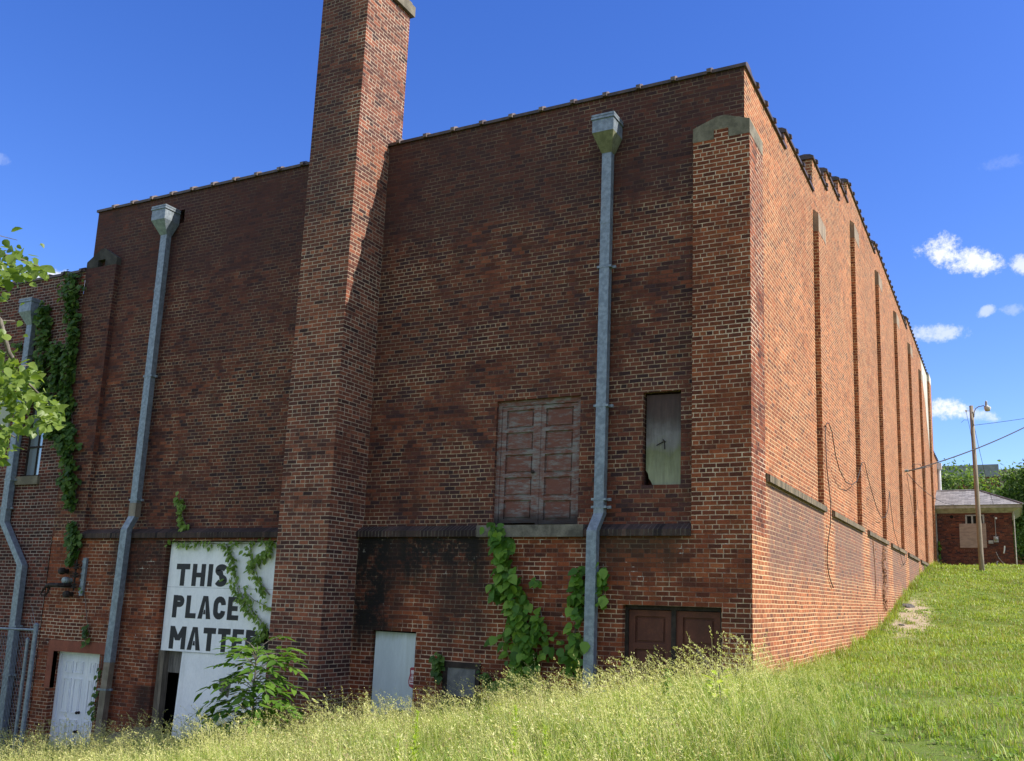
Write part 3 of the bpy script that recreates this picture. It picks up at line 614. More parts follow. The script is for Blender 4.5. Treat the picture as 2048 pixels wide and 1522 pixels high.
# rainwater pipes
def strap(parent, x, y0, z, w=.25):
    mb = MB(); mb.box(x-w/2, x+w/2, y0-.006, y0+.10, z-.018, z+.018); mb.box(x+w/2-.004, x+w/2+.05, y0+.07, y0+.11, z-.022, z+.022); mb.build('strap', M['galv'], parent)
def drainpipe(parent, x, ztop, pts, w=.20, d=.15, hw=.46, tail=None, mossy=False, straps=()):
    mb = MB(); sweep(mb, pts, w, d)
    z = ztop-1.9
    pipe = mb.build('drainpipe', M['galv'], parent, bevel=.006)
    for (jx, jy, jz) in straps: strap(pipe, jx, jy, jz)
    z_ = pts[0][2]-1.25
    while z_ > pts[1][2]+.4:
        t_ = (pts[0][2]-z_)/(pts[0][2]-pts[1][2]); xx, yy = pts[0][0]+(pts[1][0]-pts[0][0])*t_, pts[0][1]+(pts[1][1]-pts[0][1])*t_
        MB().box(xx-w/2-.004, xx+w/2+.004, yy-d/2-.004, yy+d/2+.004, z_-.03, z_+.012).build('seam', M['galv'], pipe); z_ -= 3.05
    hb = MB(); y1 = -.02; y0 = -.40; zb = ztop-.58
    hb.box(x-hw/2, x+hw/2, y0, y1, ztop-.30, ztop, skip='t'); hb.box(x-hw/2-.018, x+hw/2+.018, y0-.018, y1, ztop-.075, ztop-.035)
    hb.box(x-hw/2-.012, x+hw/2+.012, y0-.012, y1, ztop-.022, ztop+.012, skip='t')
    px, py, pz = pts[0]
    frustum(hb, (px-w/2-.005, px+w/2+.005, py-d/2-.005, py+d/2+.005, zb), (x-hw/2, x+hw/2, y0, y1, ztop-.30), 1 if mossy else 0)
    hb.poly([(x-hw/2, y0, ztop-.02), (x+hw/2, y0, ztop-.02), (x+hw/2, y1, ztop-.02), (x-hw/2, y1, ztop-.02)])
    hb.build('hopper', [M['galv'], M['lead']], pipe)
    if tail:
        tb = MB(); sweep(tb, tail, w*.92, d*.92); tb.build('pipe_foot', M['galv_brown'], pipe)
    return pipe
drainpipe(B_, -12.57, 7.98, [(-12.56, -.16, 7.42), (-12.56, -.16, 1.40), (-12.62, -.255, 1.12), (-12.67, -.255, -1.48)], w=.185, d=.125, hw=.40, tail=[(-12.67, -.255, -1.48), (-12.74, -.255, -3.6)],
          straps=((-12.56, -.2225, 4.3), (-12.56, -.2225, 1.72), (-12.72, -.3175, -2.0)))
mb = MB(); frustum(mb, (-12.656, -12.464, -.226, -.094, 1.38), (-12.656, -12.464, -.226, -.094, 1.66)); mb.build('pipe_sleeve', M['galv_brown'], B_)
dp = drainpipe(B_, -2.26, 7.86, [(-2.27, -.13, 7.32), (-2.27, -.13, 1.30), (-2.32, -.26, 1.03), (-2.32, -.26, -2.2)], w=.17, d=.125, hw=.38, mossy=True, straps=((-2.27, -.1925, 3.0), (-2.27, -.1925, 1.52), (-2.27, -.1925, 1.40), (-2.27, -.1925, 5.3)))

# weathered loading doors above the ledge
def leaf(mb, x0, x1, z0, z1, y, n, st=.11, rail=.10, proud=.035, mi=0, mi2=False):
    mb.box(x0, x1, y, y+.03, z0, z1, mi)
    mb.box(x0, x0+st, y-proud, y+.001, z0, z1, mi); mb.box(x1-st, x1, y-proud, y+.001, z0, z1, mi)
    h = (z1-z0-rail)/n
    for i in range(n+1):
        zc = z0+i*h; mb.box(x0+st, x1-st, y-proud, y+.001, zc, zc+rail, mi)
        if i < n:
            a, b = x0+st+.035, x1-st-.035; mb.box(a, b, y-proud*.55, y+.001, zc+rail+.035, zc+h-.035, 1 if mi2 else mi)
fr = MB(); fr.box(-4.27, -2.71, .06, .16, 3.15, 3.24); fr.box(-4.27, -4.20, .06, .16, 1.15, 3.15); fr.box(-2.78, -2.71, .06, .16, 1.15, 3.15)
fr = fr.build('door_frame', M['peel'], B_, bevel=.004)
a = MB(); leaf(a, -4.195, -3.51, 1.19, 3.145, .11, 5, st=.085, rail=.065, mi2=True); dl = a.build('door', [M['peel'], M['peelred']], B_, bevel=.004)
k = MB(); k.lathe([(.012, 0), (.012, -.04), (.028, -.045), (.03, -.07), (.012, -.08)], (-3.56, .09, 2.02), 10, ax='y'); k.box(-3.585, -3.535, .08, .09, 1.94, 2.08); k.build('handle', M['rusty'], dl)
a = MB(); leaf(a, -3.46, -2.785, 1.17, 3.145, .12, 5, st=.085, rail=.065, mi2=True); a.build('door', [M['peel'], M['peelred']], B_, bevel=.004)
a = MB(); a.box(-3.51, -3.46, .075, .15, 1.15, 3.15); a.build('door_post', M['peel'], B_, bevel=.004)
# small boarded window
b = MB(); y = .075; q = [(-1.60, 1.98), (-1.565, 1.93), (-1.55, 1.86), (-1.51, 1.80), (-1.49, 1.755), (-1.02, 1.745), (-1.02, 3.16), (-1.60, 3.17)]
b.prism(q, 'y', y, y+.02); bw = b.build('window_board', M['boarddirty'], B_)
k = MB(); k.tube([(-1.42, .05, 2.36), (-1.33, .065, 2.41), (-1.30, .07, 2.42), (-1.29, .065, 2.30)], .008, 6); k.tube([(-1.32, .06, 2.45), (-1.28, .065, 2.41)], .010, 6); k.build('bent_wire', M['rusty'], bw)
# oxide red double doors in the plinth
a = MB(); a.box(-1.87, -1.82, .0, .10, -3, -.07); a.box(-.39, -.34, .0, .10, -3, -.07); a.box(-1.82, -.39, .0, .10, -.13, -.07); a.box(-1.14, -1.07, .01, .10, -3, -.13); a.build('door_frame', M['wood_grey' if 0 else 'rusty'], B_)
for x0, x1 in ((-1.82, -1.14), (-1.07, -.39)):
    a = MB(); leaf(a, x0, x1, -2.16, -.14, .075, 4, st=.10, rail=.09); d_ = a.build('door', M['red_paint'], B_, bevel=.004)
    if x0 < -1.5: k = MB(); k.box(-1.80, -1.70, .035, .055, -1.03, -1.0); k.build('hinge', M['porcelain'], d_)
# white six panel double doors at the left end, in a red painted surround
s = MB(); s.box(-14.72, -14.55, -.116, -.02, -2.1, -1.14); s.box(-14.55, -12.98, -.116, -.02, -1.36, -1.14); s.build('door_surround', M['red_plaster'], B_)
s = MB(); s.box(-14.55, -14.49, .03, .16, -4.3, -1.36); s.box(-13.21, -13.15, .03, .16, -4.3, -1.36); s.box(-14.49, -13.21, .03, .16, -1.42, -1.36); s.build('door_frame', M['door_white'], B_)
def six_panel(mb, x0, x1, z0, z1, y):
    mb.box(x0, x1, y, y+.04, z0, z1); wd = x1-x0; cx = (x0+x1)/2
    for (za, zb) in ((.08, .28), (.34, .66), (.72, .92)):
        hh = z1-z0
        zs = {0: (z0+hh*.10, z0+hh*.40), 1: (z0+hh*.46, z0+hh*.78), 2: (z0+hh*.83, z0+hh*.94)}[(.08, .34, .72).index(za)]
        for (xa, xb) in ((x0+wd*.16, cx-wd*.05), (cx+wd*.05, x1-wd*.16)):
            for (p0, p1, p2, p3) in ((xa, xb, zs[0], zs[0]+.02), (xa, xb, zs[1]-.02, zs[1]), (xa, xa+.02, zs[0]+.02, zs[1]-.02), (xb-.02, xb, zs[0]+.02, zs[1]-.02)):
                mb.box(p0, p1, y-.018, y+.001, p2, p3)
            mb.box(xa+.045, xb-.045, y-.012, y+.001, zs[0]+.05, zs[1]-.05)
a = MB(); six_panel(a, -14.49, -13.70, -3.55, -1.425, .07); dw = a.build('door', M['door_white'], B_, bevel=.004)
for z in (-2.55, -2.92): MB().lathe([(.030, 0), (.030, -.012), (.012, -.02), (.012, -.04), (.030, -.05), (.026, -.075)], (-13.80, .07, z), 12, ax='y').build('handle', M['rusty'], dw)
a = MB(); six_panel(a, -13.695, -13.21, -3.55, -1.425, .07); a.build('door', M['door_white'], B_, bevel=.004)
# pale boarded doorway with the torn sticker
a = MB(); a.prism([(-6.45, -3.2), (-5.585, -3.2), (-5.585, -1.62), (-5.60, -1.55), (-5.575, -1.40), (-5.59, -1.0), (-5.572, -.65), (-6.44, -.64)], 'y', -.045, -.02); bd = a.build('door_board', M['board_blue'], B_)
def strokes(mb, polys, y, mi=0):
    for q in polys: mb.prism(q, 'y', y-.003, y, mi)
sx, sz = -5.585, -1.30
def rb(mb, x0, x1, z0, z1, y, mi=0): mb.box(x0, x1, y-.003, y, z0, z1, mi)
st = MB(); st.prism([(sx-.125, sz-.16), (sx-.11, sz-.205), (sx-.07, sz-.225), (sx+.0, sz-.25), (sx+.0, sz+.10), (sx-.085, sz+.10), (sx-.11, sz+.08), (sx-.10, sz+.0), (sx-.13, sz-.11)], 'y', -.049, -.046, 0)
st.prism([(sx-.105, sz-.17), (sx-.0, sz-.18), (sx-.0, sz+.055), (sx-.085, sz+.055), (sx-.075, sz-.02), (sx-.112, sz-.13)], 'y', -.052, -.0495, 1)
# the little that is left of the printed words
for (lx, lz, segs) in ((sx-.075, sz-.005, 'E'), (sx-.045, sz-.005, 'M'), (sx-.014, sz-.005, 'I'), (sx-.088, sz-.072, 'A'), (sx-.058, sz-.072, 'L'), (sx-.030, sz-.072, 'A')):
    w_, h_, t_ = .022, .046, .006
    L = {'E': [(0, t_, 0, h_), (t_, w_, 0, t_), (t_, w_, h_/2-t_/2, h_/2+t_/2), (t_, w_, h_-t_, h_)], 'M': [(0, t_, 0, h_), (w_-t_, w_, 0, h_), (t_, w_-t_, h_*.55, h_*.8)], 'I': [(0, t_*1.3, 0, h_)],
         'A': [(0, t_, 0, h_), (w_-t_, w_, 0, h_), (t_, w_-t_, h_-t_, h_), (t_, w_-t_, h_*.4, h_*.4+t_)], 'L': [(0, t_, 0, h_), (t_, w_, 0, t_)]}[segs]
    for (x0, x1, z0, z1) in L: rb(st, lx+x0, lx+x1, lz-.045+z0, lz-.045+z1, -.0525, 0)
rb(st, sx-.095, sx-.006, sz-.150, sz-.135, -.0525, 0)
st.build('sticker', [M['sticker_red'], M['sticker_white']], bd)
# old coal hatch
a = MB(); x0, x1, z0, z1 = -4.98, -4.29, -1.66, -1.06
a.box(x0, x1, -.15, -.10, z1-.09, z1); a.box(x0, x1, -.15, -.10, z0, z0+.07); a.box(x0, x0+.08, -.15, -.10, z0+.07, z1-.09); a.box(x1-.08, x1, -.15, -.10, z0+.07, z1-.09)
hf = a.build('hatch', M['rusty'], B_, bevel=.012)
MB().box(x0+.08, x1-.08, -.135, -.109, z0+.07, z1-.09).build('panel', M['vent'], hf)
# big doorway closed with white boards: THIS PLACE MATTERS
ys = -.015
a = MB(); a.box(-11.58, -7.96, ys, ys+.02, .015+.0-.005, .885); a.box(-11.58, -7.96, ys, ys+.02, -1.205, .006)
sg = a.build('painted_board', M['board_white'], B_)
a = MB(); a.prism([(-11.13, -3.9), (-7.96, -3.9), (-7.96, -1.212), (-11.02, -1.212)], 'y', ys+.025, ys+.045); lb = a.build('lower_board', M['board_white'], B_)
a = MB(); a.prism([(-9.98, -1.86), (-9.74, -1.98), (-9.70, -1.72), (-9.86, -1.62), (-10.0, -1.66)], 'y', ys+.02, ys+.024); a.build('torn_patch', M['ply'], lb)
MB().box(-11.62, -11.46, -.02, .12, -4.2, -1.21).build('door_post', M['wood_grey'], B_)
MB().box(-11.46, -10.9, .10, .14, -1.62, -1.22).build('inner_board', M['ply'], B_)
def arc(cx, cz, rx, rz, a0, a1, n=9): return [(cx+rx*math.cos(RAD(a0+(a1-a0)*i/n)), cz+rz*math.sin(RAD(a0+(a1-a0)*i/n))) for i in range(n+1)]
def ribbon(mb, pts, t, y, closed=False):                 # flat stroke of width t along pts
    P = [Vector(p) for p in pts]; n = len(P); Ls, Rs = [], []
    for i, p in enumerate(P):
        a = P[(i-1) % n] if (closed or i > 0) else P[i]; b = P[(i+1) % n] if (closed or i < n-1) else P[i]
        d1 = (p-a).normalized() if (p-a).length > 1e-9 else (b-p).normalized(); d2 = (b-p).normalized() if (b-p).length > 1e-9 else d1
        nrm = (Vector((-d1.y, d1.x))+Vector((-d2.y, d2.x))); nrm.normalize(); k = t/2/max(.5, nrm.dot(Vector((-d1.y, d1.x))))
        Ls.append(p+nrm*k); Rs.append(p-nrm*k)
    for i in range(n if closed else n-1):
        j = (i+1) % n; q = [Rs[i], Rs[j], Ls[j], Ls[i]]; mb.prism([(v.x, v.y) for v in q], 'y', y-.003, y, caps=True)
def letter(mb, ch_, x, z, w, h, t, y):
    X = lambda u: x+u*w; Z = lambda v: z+v*h; hw = t/2
    bx = lambda x0, x1, z0, z1: mb.box(x0, x1, y-.003, y, z0, z1)
    if ch_ == 'T': bx(x, x+w, z+h-t*.95, z+h); bx(x+w/2-hw, x+w/2+hw, z, z+h-t*.95)
    if ch_ == 'H': bx(x, x+t, z, z+h); bx(x+w-t, x+w, z, z+h); bx(x+t, x+w-t, z+h*.5-hw*.8, z+h*.5+hw*.8)
    if ch_ == 'I': bx(x, x+t, z, z+h)
    if ch_ == 'L': bx(x, x+t, z, z+h); bx(x+t, x+w, z, z+t*.85)
    if ch_ == 'E':
        bx(x, x+t, z, z+h)
        for q in (0, .5, 1): zc = z+q*(h-t*.8); bx(x+t, x+w*(.88 if q == .5 else 1), zc, zc+t*.8)
    if ch_ == 'P' or ch_ == 'R':
        bx(x, x+t, z, z+h); r = h*.27
        ribbon(mb, [(x+t, z+h-hw)]+arc(x+w-hw-r*.55, z+h-r, r*.55+hw*.0, r-hw, 90, -90)+[(x+t, z+h-2*r+hw)], t*.92, y)
        if ch_ == 'R': mb.prism([(x+w-t*1.05, z), (x+w+.005, z), (x+w*.55+t*.5, z+h-2*r), (x+w*.5-t*.4, z+h-2*r)], 'y', y-.003, y)
    if ch_ == 'A':
        xm = x+w/2
        mb.prism([(x, z), (x+t, z), (xm, z+h*.80), (xm, z+h), (xm-t*.55, z+h)], 'y', y-.003, y); mb.prism([(x+w-t, z), (x+w, z), (xm+t*.55, z+h), (xm, z+h), (xm, z+h*.80)], 'y', y-.003, y)
        mb.prism([(x+w*.24+t*.5, z+h*.2), (x+w*.76-t*.5, z+h*.2), (x+w*.71-t*.5, z+h*.2+t*.75), (x+w*.29+t*.5, z+h*.2+t*.75)], 'y', y-.0029, y)
    if ch_ == 'C': ribbon(mb, [(x+w-hw, z+h*.66), (x+w-hw, z+h-w*.5)]+arc(x+w/2, z+h-w*.5, w/2-hw, w*.5-hw, 0, 180)+arc(x+w/2, z+w*.5, w/2-hw, w*.5-hw, 180, 360)+[(x+w-hw, z+w*.5), (x+w-hw, z+h*.34)], t, y)
    if ch_ == 'S':
        r = h*.27; ribbon(mb, arc(x+w/2, z+h-r, w/2-hw, r-hw, 20, 180, 9)+arc(x+w/2, z+h-r, w/2-hw, r-hw, 180, 262, 5)+arc(x+w/2, z+r, w/2-hw, r-hw, 82, 0, 5)+arc(x+w/2, z+r, w/2-hw, r-hw, 0, -160, 9), t, y)
    if ch_ == 'M':
        xm = x+w/2; bx(x, x+t, z, z+h); bx(x+w-t, x+w, z, z+h)
        mb.prism([(xm-t*.55, z+h*.38), (xm, z+h*.38), (xm, z+h*.62), (x+t, z+h), (x, z+h)], 'y', y-.0029, y); mb.prism([(xm, z+h*.38), (xm+t*.55, z+h*.38), (x+w, z+h), (x+w-t, z+h), (xm, z+h*.62)], 'y', y-.0029, y)
lt = MB()
def word(txt, x, z, h, widths, gap):
    for c_, w_ in zip(txt, widths): letter(lt, c_, x, z, w_, h, .114, ys-.001); x += w_+gap
word('THIS', -11.37, .035, .425, (.36, .345, .105, .32), .075)
word('PLACE', -11.37, -.575, .43, (.30, .275, .335, .31, .285), .055)
word('MATTERS', -11.37, -1.165, .43, (.43, .345, .315, .315, .275, .30, .30), .055)
lt.build('lettering', M['black_paint'], sg)
# old electrical service on the left pier
a = MB(); a.box(-13.93, -13.83, -.16, -.112, -.22, .55)
for i in range(6): a.box(-13.97, -13.93, -.15, -.12, -.17+i*.125, -.13+i*.125)
sb = a.build('service_bracket', M['galv'], B_)
for z in (.38, .20, -.02):
    k = MB(); k.lathe([(.016, -.09), (.016, -.04), (.055, -.035), (.055, -.012), (.03, 0), (.03, .03), (.055, .04), (.055, .06), (.016, .065), (.016, .15)], (-14.03, -.22, z-.02), 12); k.box(-14.03, -13.93, -.235, -.205, z-.02, z+.0); k.build('insulator', [M['rusty']], sb)
for (x, z, m_) in ((-14.43, .27, 'rusty'), (-14.28, .08, 'porcelain'), (-14.20, -.20, 'rusty')):
    k = MB(); k.lathe([(.03, -.19), (.06, -.18), (.075, -.14), (.07, -.09), (.045, -.05), (.05, 0)], (x, -.112, z), 14, ax='y'); k.lathe([(.030, -.04), (.034, .01), (.02, .03)], (x+.02, -.23, z-.01), 10, ax='y'); k.build('junction_box', M[m_], B_, smooth=False)
k = MB(); k.tube([(-14.26, -.112, -.02), (-14.26, -.30, -.02), (-14.30, -.36, -.02), (-14.55, -.38, -.02), (-14.62, -.38, -.04)], [.05, .05, .05, .042, .05], 10)
k.tube([(-14.62, -.40, -.03), (-14.72, -.40, -.13), (-14.78, -.40, -.22)], [.03, .02, .012], 6); k.tube([(-14.60, -.36, -.05), (-14.62, -.36, -.17), (-14.72, -.36, -.26)], [.03, .02, .012], 6)
k.build('pipe_stub', M['rusty'], B_)

# ------------------------------------------------------------------ the annex at the left
A_ = empty('annex_building', (-21.0, 3.0, -4.0), 'lower dark brick building with ivy left of the hall', 'building')
w = MB(); wall_x(w, -D, -32.0, XL-.024, -7.0, 6.95, [(-16.42, -15.80, 2.33, 4.35)], 0.16)
w.poly([(-32, -D, 6.95), (XL-.024, -D, 6.95), (XL-.024, .25, 6.95), (-32, .25, 6.95)]); w.box(-32, XL-.024, .25, 8, -7, 6.6); w.build('wall', M['annex'], A_)
cp = MB(); coping(cp, 'x', -32, XL-.03, .06, 6.955, .35, half=.21); cp.build('coping', [M['coping'], M['coping']], A_)
f = MB(); x0, x1, z0, z1 = -16.42, -15.80, 2.33, 4.35
for a, b in ((x0, x0+.05), (x1-.05, x1), ((x0+x1)/2+.02, (x0+x1)/2+.05)): f.box(a, b, -.02, .02, z0, z1)
for a, b in ((z0, z0+.04), (z1-.05, z1), (2.98, 3.02), (3.52, 3.55)): f.box(x0+.05, x1-.05, -.021, .019, a, b)
wn = f.build('window', M['rusty'], A_)
MB().box(x0, x1, .0, .012, z0, z1).build('pane', M['glass'], wn)
MB().box(-16.62, -15.72, -.17, .0, 2.14, 2.325).build('sill', M['concrete'], wn, bevel=.008)
f = MB(); f.box(-19.0, -17.02, -.15, -.112, 3.33, 4.7); f.build('white_panel', M['board_white'], A_)
drainpipe(A_, -16.62, 6.40, [(-16.58, -.21, 5.82), (-16.58, -.21, 1.32), (-15.78, -.21, .38), (-15.70, -.21, -4.4)], w=.185, d=.13, hw=.42, straps=((-16.58, -.275, 2.25), (-16.58, -.275, 1.62), (-15.73, -.275, -.9), (-15.72, -.275, -1.9)))

# ------------------------------------------------------------------ chain link fence at the left edge
F_ = empty('chain_link_fence', (-13.8, -1.2, -3.2), 'grey chain link fence with steel posts in front of the annex', 'fence')
fy = -1.2
for (x, zt, r) in ((-13.62, -.80, .042), (-13.82, -1.08, .030), (-16.6, -.85, .035), (-19.6, -.9, .035)):
    mb = MB(); mb.tube([(x, fy, -4.6 if x < -15 else -3.6), (x, fy, zt)], r, 10); mb.lathe([(r*1.2, 0), (r*1.25, .02), (r*.5, .05)], (x, fy, zt), 10); mb.build('post', M['galv'], F_)
mb = MB(); mb.tube([(-13.62, fy, -.88), (-22.5, fy, -.98)], .024, 8); mb.build('rail', M['galv'], F_)
mb = MB(); s_ = .085
for i in range(int(9.0/s_)):
    x = -22.4+i*s_
    for sg_ in (1, -1):
        h0, h1 = -4.3, -.95
        a = Vector((x, fy, h0)); n_ = h1-h0; xb = x+sg_*n_*.55
        xe = min(max(xb, -22.5), -13.84); t = abs((xe-x)/(xb-x)) if abs(xb-x) > 1e-6 else 1
        if t > .02: mb.tube([a, (xe, fy+.004*sg_, h0+n_*t)], .0028, 3, cap=False)
for j in range(26):
    for sg_ in (1,):
        z = -4.3+j*.155; x0 = -13.84
        mb.tube([(x0, fy, z), (x0-min(9, (-.95-z)*.55), fy, z+min(9/.55, (-.95-z)))], .0028, 3, cap=False)
mb.build('wire_mesh', M['galv'], F_)

# ------------------------------------------------------------------ the small brick shed
S_ = empty('brick_shed', (1.85, 37.3, 2.1), 'small brick outbuilding with hipped shingle roof and boarded window', 'shed')
y0 = 37.0
w = MB(); wall_x(w, y0, .06, 3.65, .8, 5.0, [(1.50, 2.38, 4.27, 4.72)], .12); w.box(.06, 3.65, y0+.2, 41.2, .8, 5.0, skip='f')
w.poly([(.06, y0, .8), (.06, y0+.2, .8), (.06, y0+.2, 5), (.06, y0, 5)]); w.poly([(3.65, y0, .8), (3.65, y0+.2, .8), (3.65, y0+.2, 5), (3.65, y0, 5)]); w.poly([(1.4, y0+.12, 4.2), (2.5, y0+.12, 4.2), (2.5, y0+.12, 4.8), (1.4, y0+.12, 4.8)])
w.build('wall', M['shed'], S_)
f = MB(); f.box(.06, 4.10, y0-.34, y0-.31, 5.02, 5.17); f.box(4.07, 4.10, y0-.31, 41.5, 5.02, 5.17); f.poly([(.06, y0-.31, 5.03), (4.07, y0-.31, 5.03), (3.66, y0-.002, 4.80), (.06, y0-.002, 4.80)]); f.poly([(4.07, y0-.31, 5.03), (4.07, 41.5, 5.03), (3.66, 41.5, 4.8), (3.66, y0-.002, 4.8)])
f.build('fascia', M['fascia'], S_)
r = MB(); e = (.06, 4.16, y0-.42, 41.6); zr = 6.20; a, b, c_, d_ = (e[0], e[2], 5.18), (e[1], e[2], 5.18), (e[1], e[3], 5.18), (e[0], e[3], 5.18); p1, p2 = (e[0], 39.1, zr), (2.12, 39.1, zr)
def slope_uv(mb, pts): mb.poly(pts)
r.poly([a, b, p2, p1]); r.poly([b, c_, p2]); r.poly([c_, d_, p1, p2]); r.poly([d_, a, p1]); r.poly([a, d_, c_, b])
ro = r.build('roof', M['shingle'], S_)
for p in ro.data.polygons:
    if p.index == 0: 
        for li in p.loop_indices: co = ro.data.vertices[ro.data.loops[li].vertex_index].co; ro.data.uv_layers[0].data[li].uv = (co.x, (co.z-5.18)*2.2)
rc = MB(); rc.tube([(e[0], 39.1, zr+.01), (2.12, 39.1, zr+.01)], .05, 6); rc.tube([(2.12, 39.1, zr+.01), (e[1], e[2], 5.20)], .05, 6); rc.build('ridge', M['shingle'], ro)
wf = MB()
for a, b, c_, d_ in ((1.50, 2.38, 4.66, 4.72), (1.50, 1.58, 4.27, 4.66), (2.30, 2.38, 4.27, 4.66), (1.78, 1.86, 4.27, 4.66), (2.02, 2.08, 4.27, 4.66)): wf.box(a, b, y0+.005, y0+.06, c_, d_)
wf = wf.build('window', M['grey_metal'], S_); MB().box(1.58, 2.30, y0+.05, y0+.055, 4.27, 4.66).build('pane', M['dark'], wf)
MB().box(1.20, 2.44, y0-.03, y0-.004, 3.06, 4.27).build('window_board', M['shed_board'], S_)
k = MB(); k.box(2.76, 2.98, y0-.10, y0-.002, 3.33, 3.62); k.lathe([(.085, 0), (.085, -.06), (.05, -.10)], (2.87, y0-.10, 3.50), 14, ax='y'); mt = k.build('electric_meter', M['grey_metal'], S_)
k = MB(); k.tube([(2.87, y0-.03, 3.62), (2.86, y0-.03, 4.52), (2.83, y0-.10, 4.60)], .018, 6); k.build('conduit', M['grey_metal'], mt)
MB().box(2.52, 2.74, y0-.08, y0-.002, 3.26, 3.42).build('junction_box', M['grey_metal'], S_)
k = MB(); k.lathe([(.03, 0), (.05, -.05), (.05, -.14)], (2.92, y0-.02, 4.52), 10, ax='y'); k.build('wall_light', M['white_metal'], S_)
k = MB(); k.lathe([(.09, 0), (.09, -.006)], (.86, y0-.001, 4.62), 14, ax='y'); k.build('vent_hole', M['dark'], S_)
k = MB(); k.tube([(3.24, y0-.03, 3.15), (3.22, y0-.05, 2.95), (3.18, y0-.05, 2.78)], .035, 6); k.build('hose_bracket', M['white_metal'], S_)
k = MB(); k.tube([(2.86, y0-.05, 2.10), (2.86, y0-.06, 2.36), (2.90, y0-.1, 2.38)], .025, 6); k.tube([(2.84, y0-.02, 2.85), (2.95, y0-.03, 2.55), (3.22, y0-.04, 2.2)], .008, 5); k.build('spigot', M['white_metal'], S_)
k = MB(); k.tube([(3.72, y0-.06, 4.85), (3.74, y0-.06, 1.6)], .03, 6); k.build('downspout', M['fascia'], S_)
k = MB(); k.tube([(.12, y0-.06, 4.85), (.14, y0-.06, 1.6)], .03, 6); k.build('downspout', M['fascia'], S_)

# ------------------------------------------------------------------ lamp post and cables
P_ = empty('utility_pole', (2.28, 32.0, 1.5), 'leaning wooden utility pole carrying a street lamp beside the hall', 'utility pole')
mb = MB(); mb.tube([(2.285, 32, 1.2), (2.27, 32, 2.5), (2.23, 32, 5.5), (2.175, 32, 9.30)], [.118, .112, .100, .085], 14); mb.build('pole', M['pole'], P_, smooth=True)
mb = MB(); mb.tube([(2.27, 31.97, 8.75), (2.29, 31.95, 8.98), (2.36, 31.94, 9.14), (2.48, 31.93, 9.22), (2.72, 31.92, 9.26)], .022, 8); arm = mb.build('lamp_arm', M['grey_metal'], P_, smooth=True)
mb = MB(); mb.lathe([(.02, .26), (.05, .22), (.06, .05), (.10, .0), (.12, -.03)], (2.82, 31.92, 9.22), 14); lh = mb.build('lamp_head', M['grey_metal'], P_)
mb = MB(); mb.lathe([(.04, .0), (.135, .0), (.15, -.04), (.13, -.12), (.10, -.19)], (2.86, 31.92, 9.18), 16); mb.build('lamp_shade', M['concrete_light'], lh, smooth=True)
mb = MB(); mb.tube([(2.17, 31.98, 9.06), (1.96, 31.95, 9.06)], .014, 6); mb.lathe([(.02, -.06), (.045, -.04), (.02, -.01), (.045, .02), (.02, .05)], (1.95, 31.95, 9.06), 10); mb.build('insulator', M['white_metal'], P_)
mb = MB(); mb.tube([(1.95, 31.95, 9.02), (2.0, 31.93, 8.7), (2.08, 31.92, 8.2), (2.14, 31.90, 7.6)], .008, 5); mb.tube([(2.02, 31.93, 8.62), (1.85, 31.93, 8.64), (1.72, 31.93, 8.52)], .008, 5); mb.build('ground_wire', M['cable'], P_)
def sag(a, b, s, n=14):
    a, b = Vector(a), Vector(b); return [tuple(a+(b-a)*(i/n)-Vector((0, 0, s*4*(i/n)*(1-i/n)))) for i in range(n+1)]
def cable(name, pts, r, label, cat='cable', group=None, m='cable'):
    return tag(MB().tube(pts, r, 6).build(name, M[m], None, smooth=True), label, cat, group)
c1 = MB(); c1.tube(sag((.16, 22.4, 4.98), (7.2, 32.4, 9.9), .38, 24), .022, 6)
c1.tube([(.14, 22.4, 4.99), (.5, 23.1, 5.16), (.9, 24.0, 5.37)], .014, 6); c1.tube([(.3, 22.7, 5.2), (.35, 22.9, 5.32), (.55, 23.3, 5.36), (.6, 23.3, 5.22)], .010, 5)
tag(c1.build('power_cable', M['cable'], None, smooth=True), 'thick black power cable rising from the side wall past the pole', 'cable')
mb = MB(); mb.tube([(0.0, 22.28, 4.98), (.10, 22.28, 4.98)], .02, 8); mb.lathe([(.05, 0), (.055, .05), (.03, .07), (.055, .09), (.05, .14)], (.06, 22.28, 4.98), 12, ax='x'); mb.build('wall_insulator', M['porcelain'], B_)
cable('service_wire', sag((2.24, 31.92, 8.36), (9.5, 33.2, 9.6), .12), .010, 'thin grey wire running right from the utility pole across the sky', 'wire')
cable('service_wire', sag((2.25, 31.90, 8.42), (2.86, 36.86, 5.1), .25), .010, 'thin wire dropping from the pole behind it to the shed eave', 'wire')
cable('service_wire', sag((.16, 22.4, 4.9), (1.02, 36.7, 5.22), .30), .012, 'sagging wire from the side wall down to the shed roof', 'wire')
xo = D+.03
def wall_cable(pts): return [(xo+(p[2] if len(p) > 2 else 0.0), p[0], p[1]) for p in pts]
cable('dangling_cable', wall_cable([(5.72, 3.62), (5.80, 2.8), (5.84, 2.05, .06), (5.80, 1.6, .05), (5.66, 1.2, .01), (5.62, .85), (5.78, .62), (6.05, .45), (6.28, .36)]), .010, 'loose black cable hanging straight down over the first pier', 'cable', 'old cables on the side wall')
cable('dangling_cable', wall_cable([(5.70, 3.60), (5.78, 3.70, .03), (6.0, 3.72, .03), (6.4, 3.62, .02), (6.9, 3.2), (7.35, 2.95), (8.2, 2.78), (9.1, 2.83), (9.9, 3.02), (10.5, 3.38), (10.86, 3.62)]), .010, 'dark cable sagging in a loop between the first two piers', 'cable', 'old cables on the side wall')
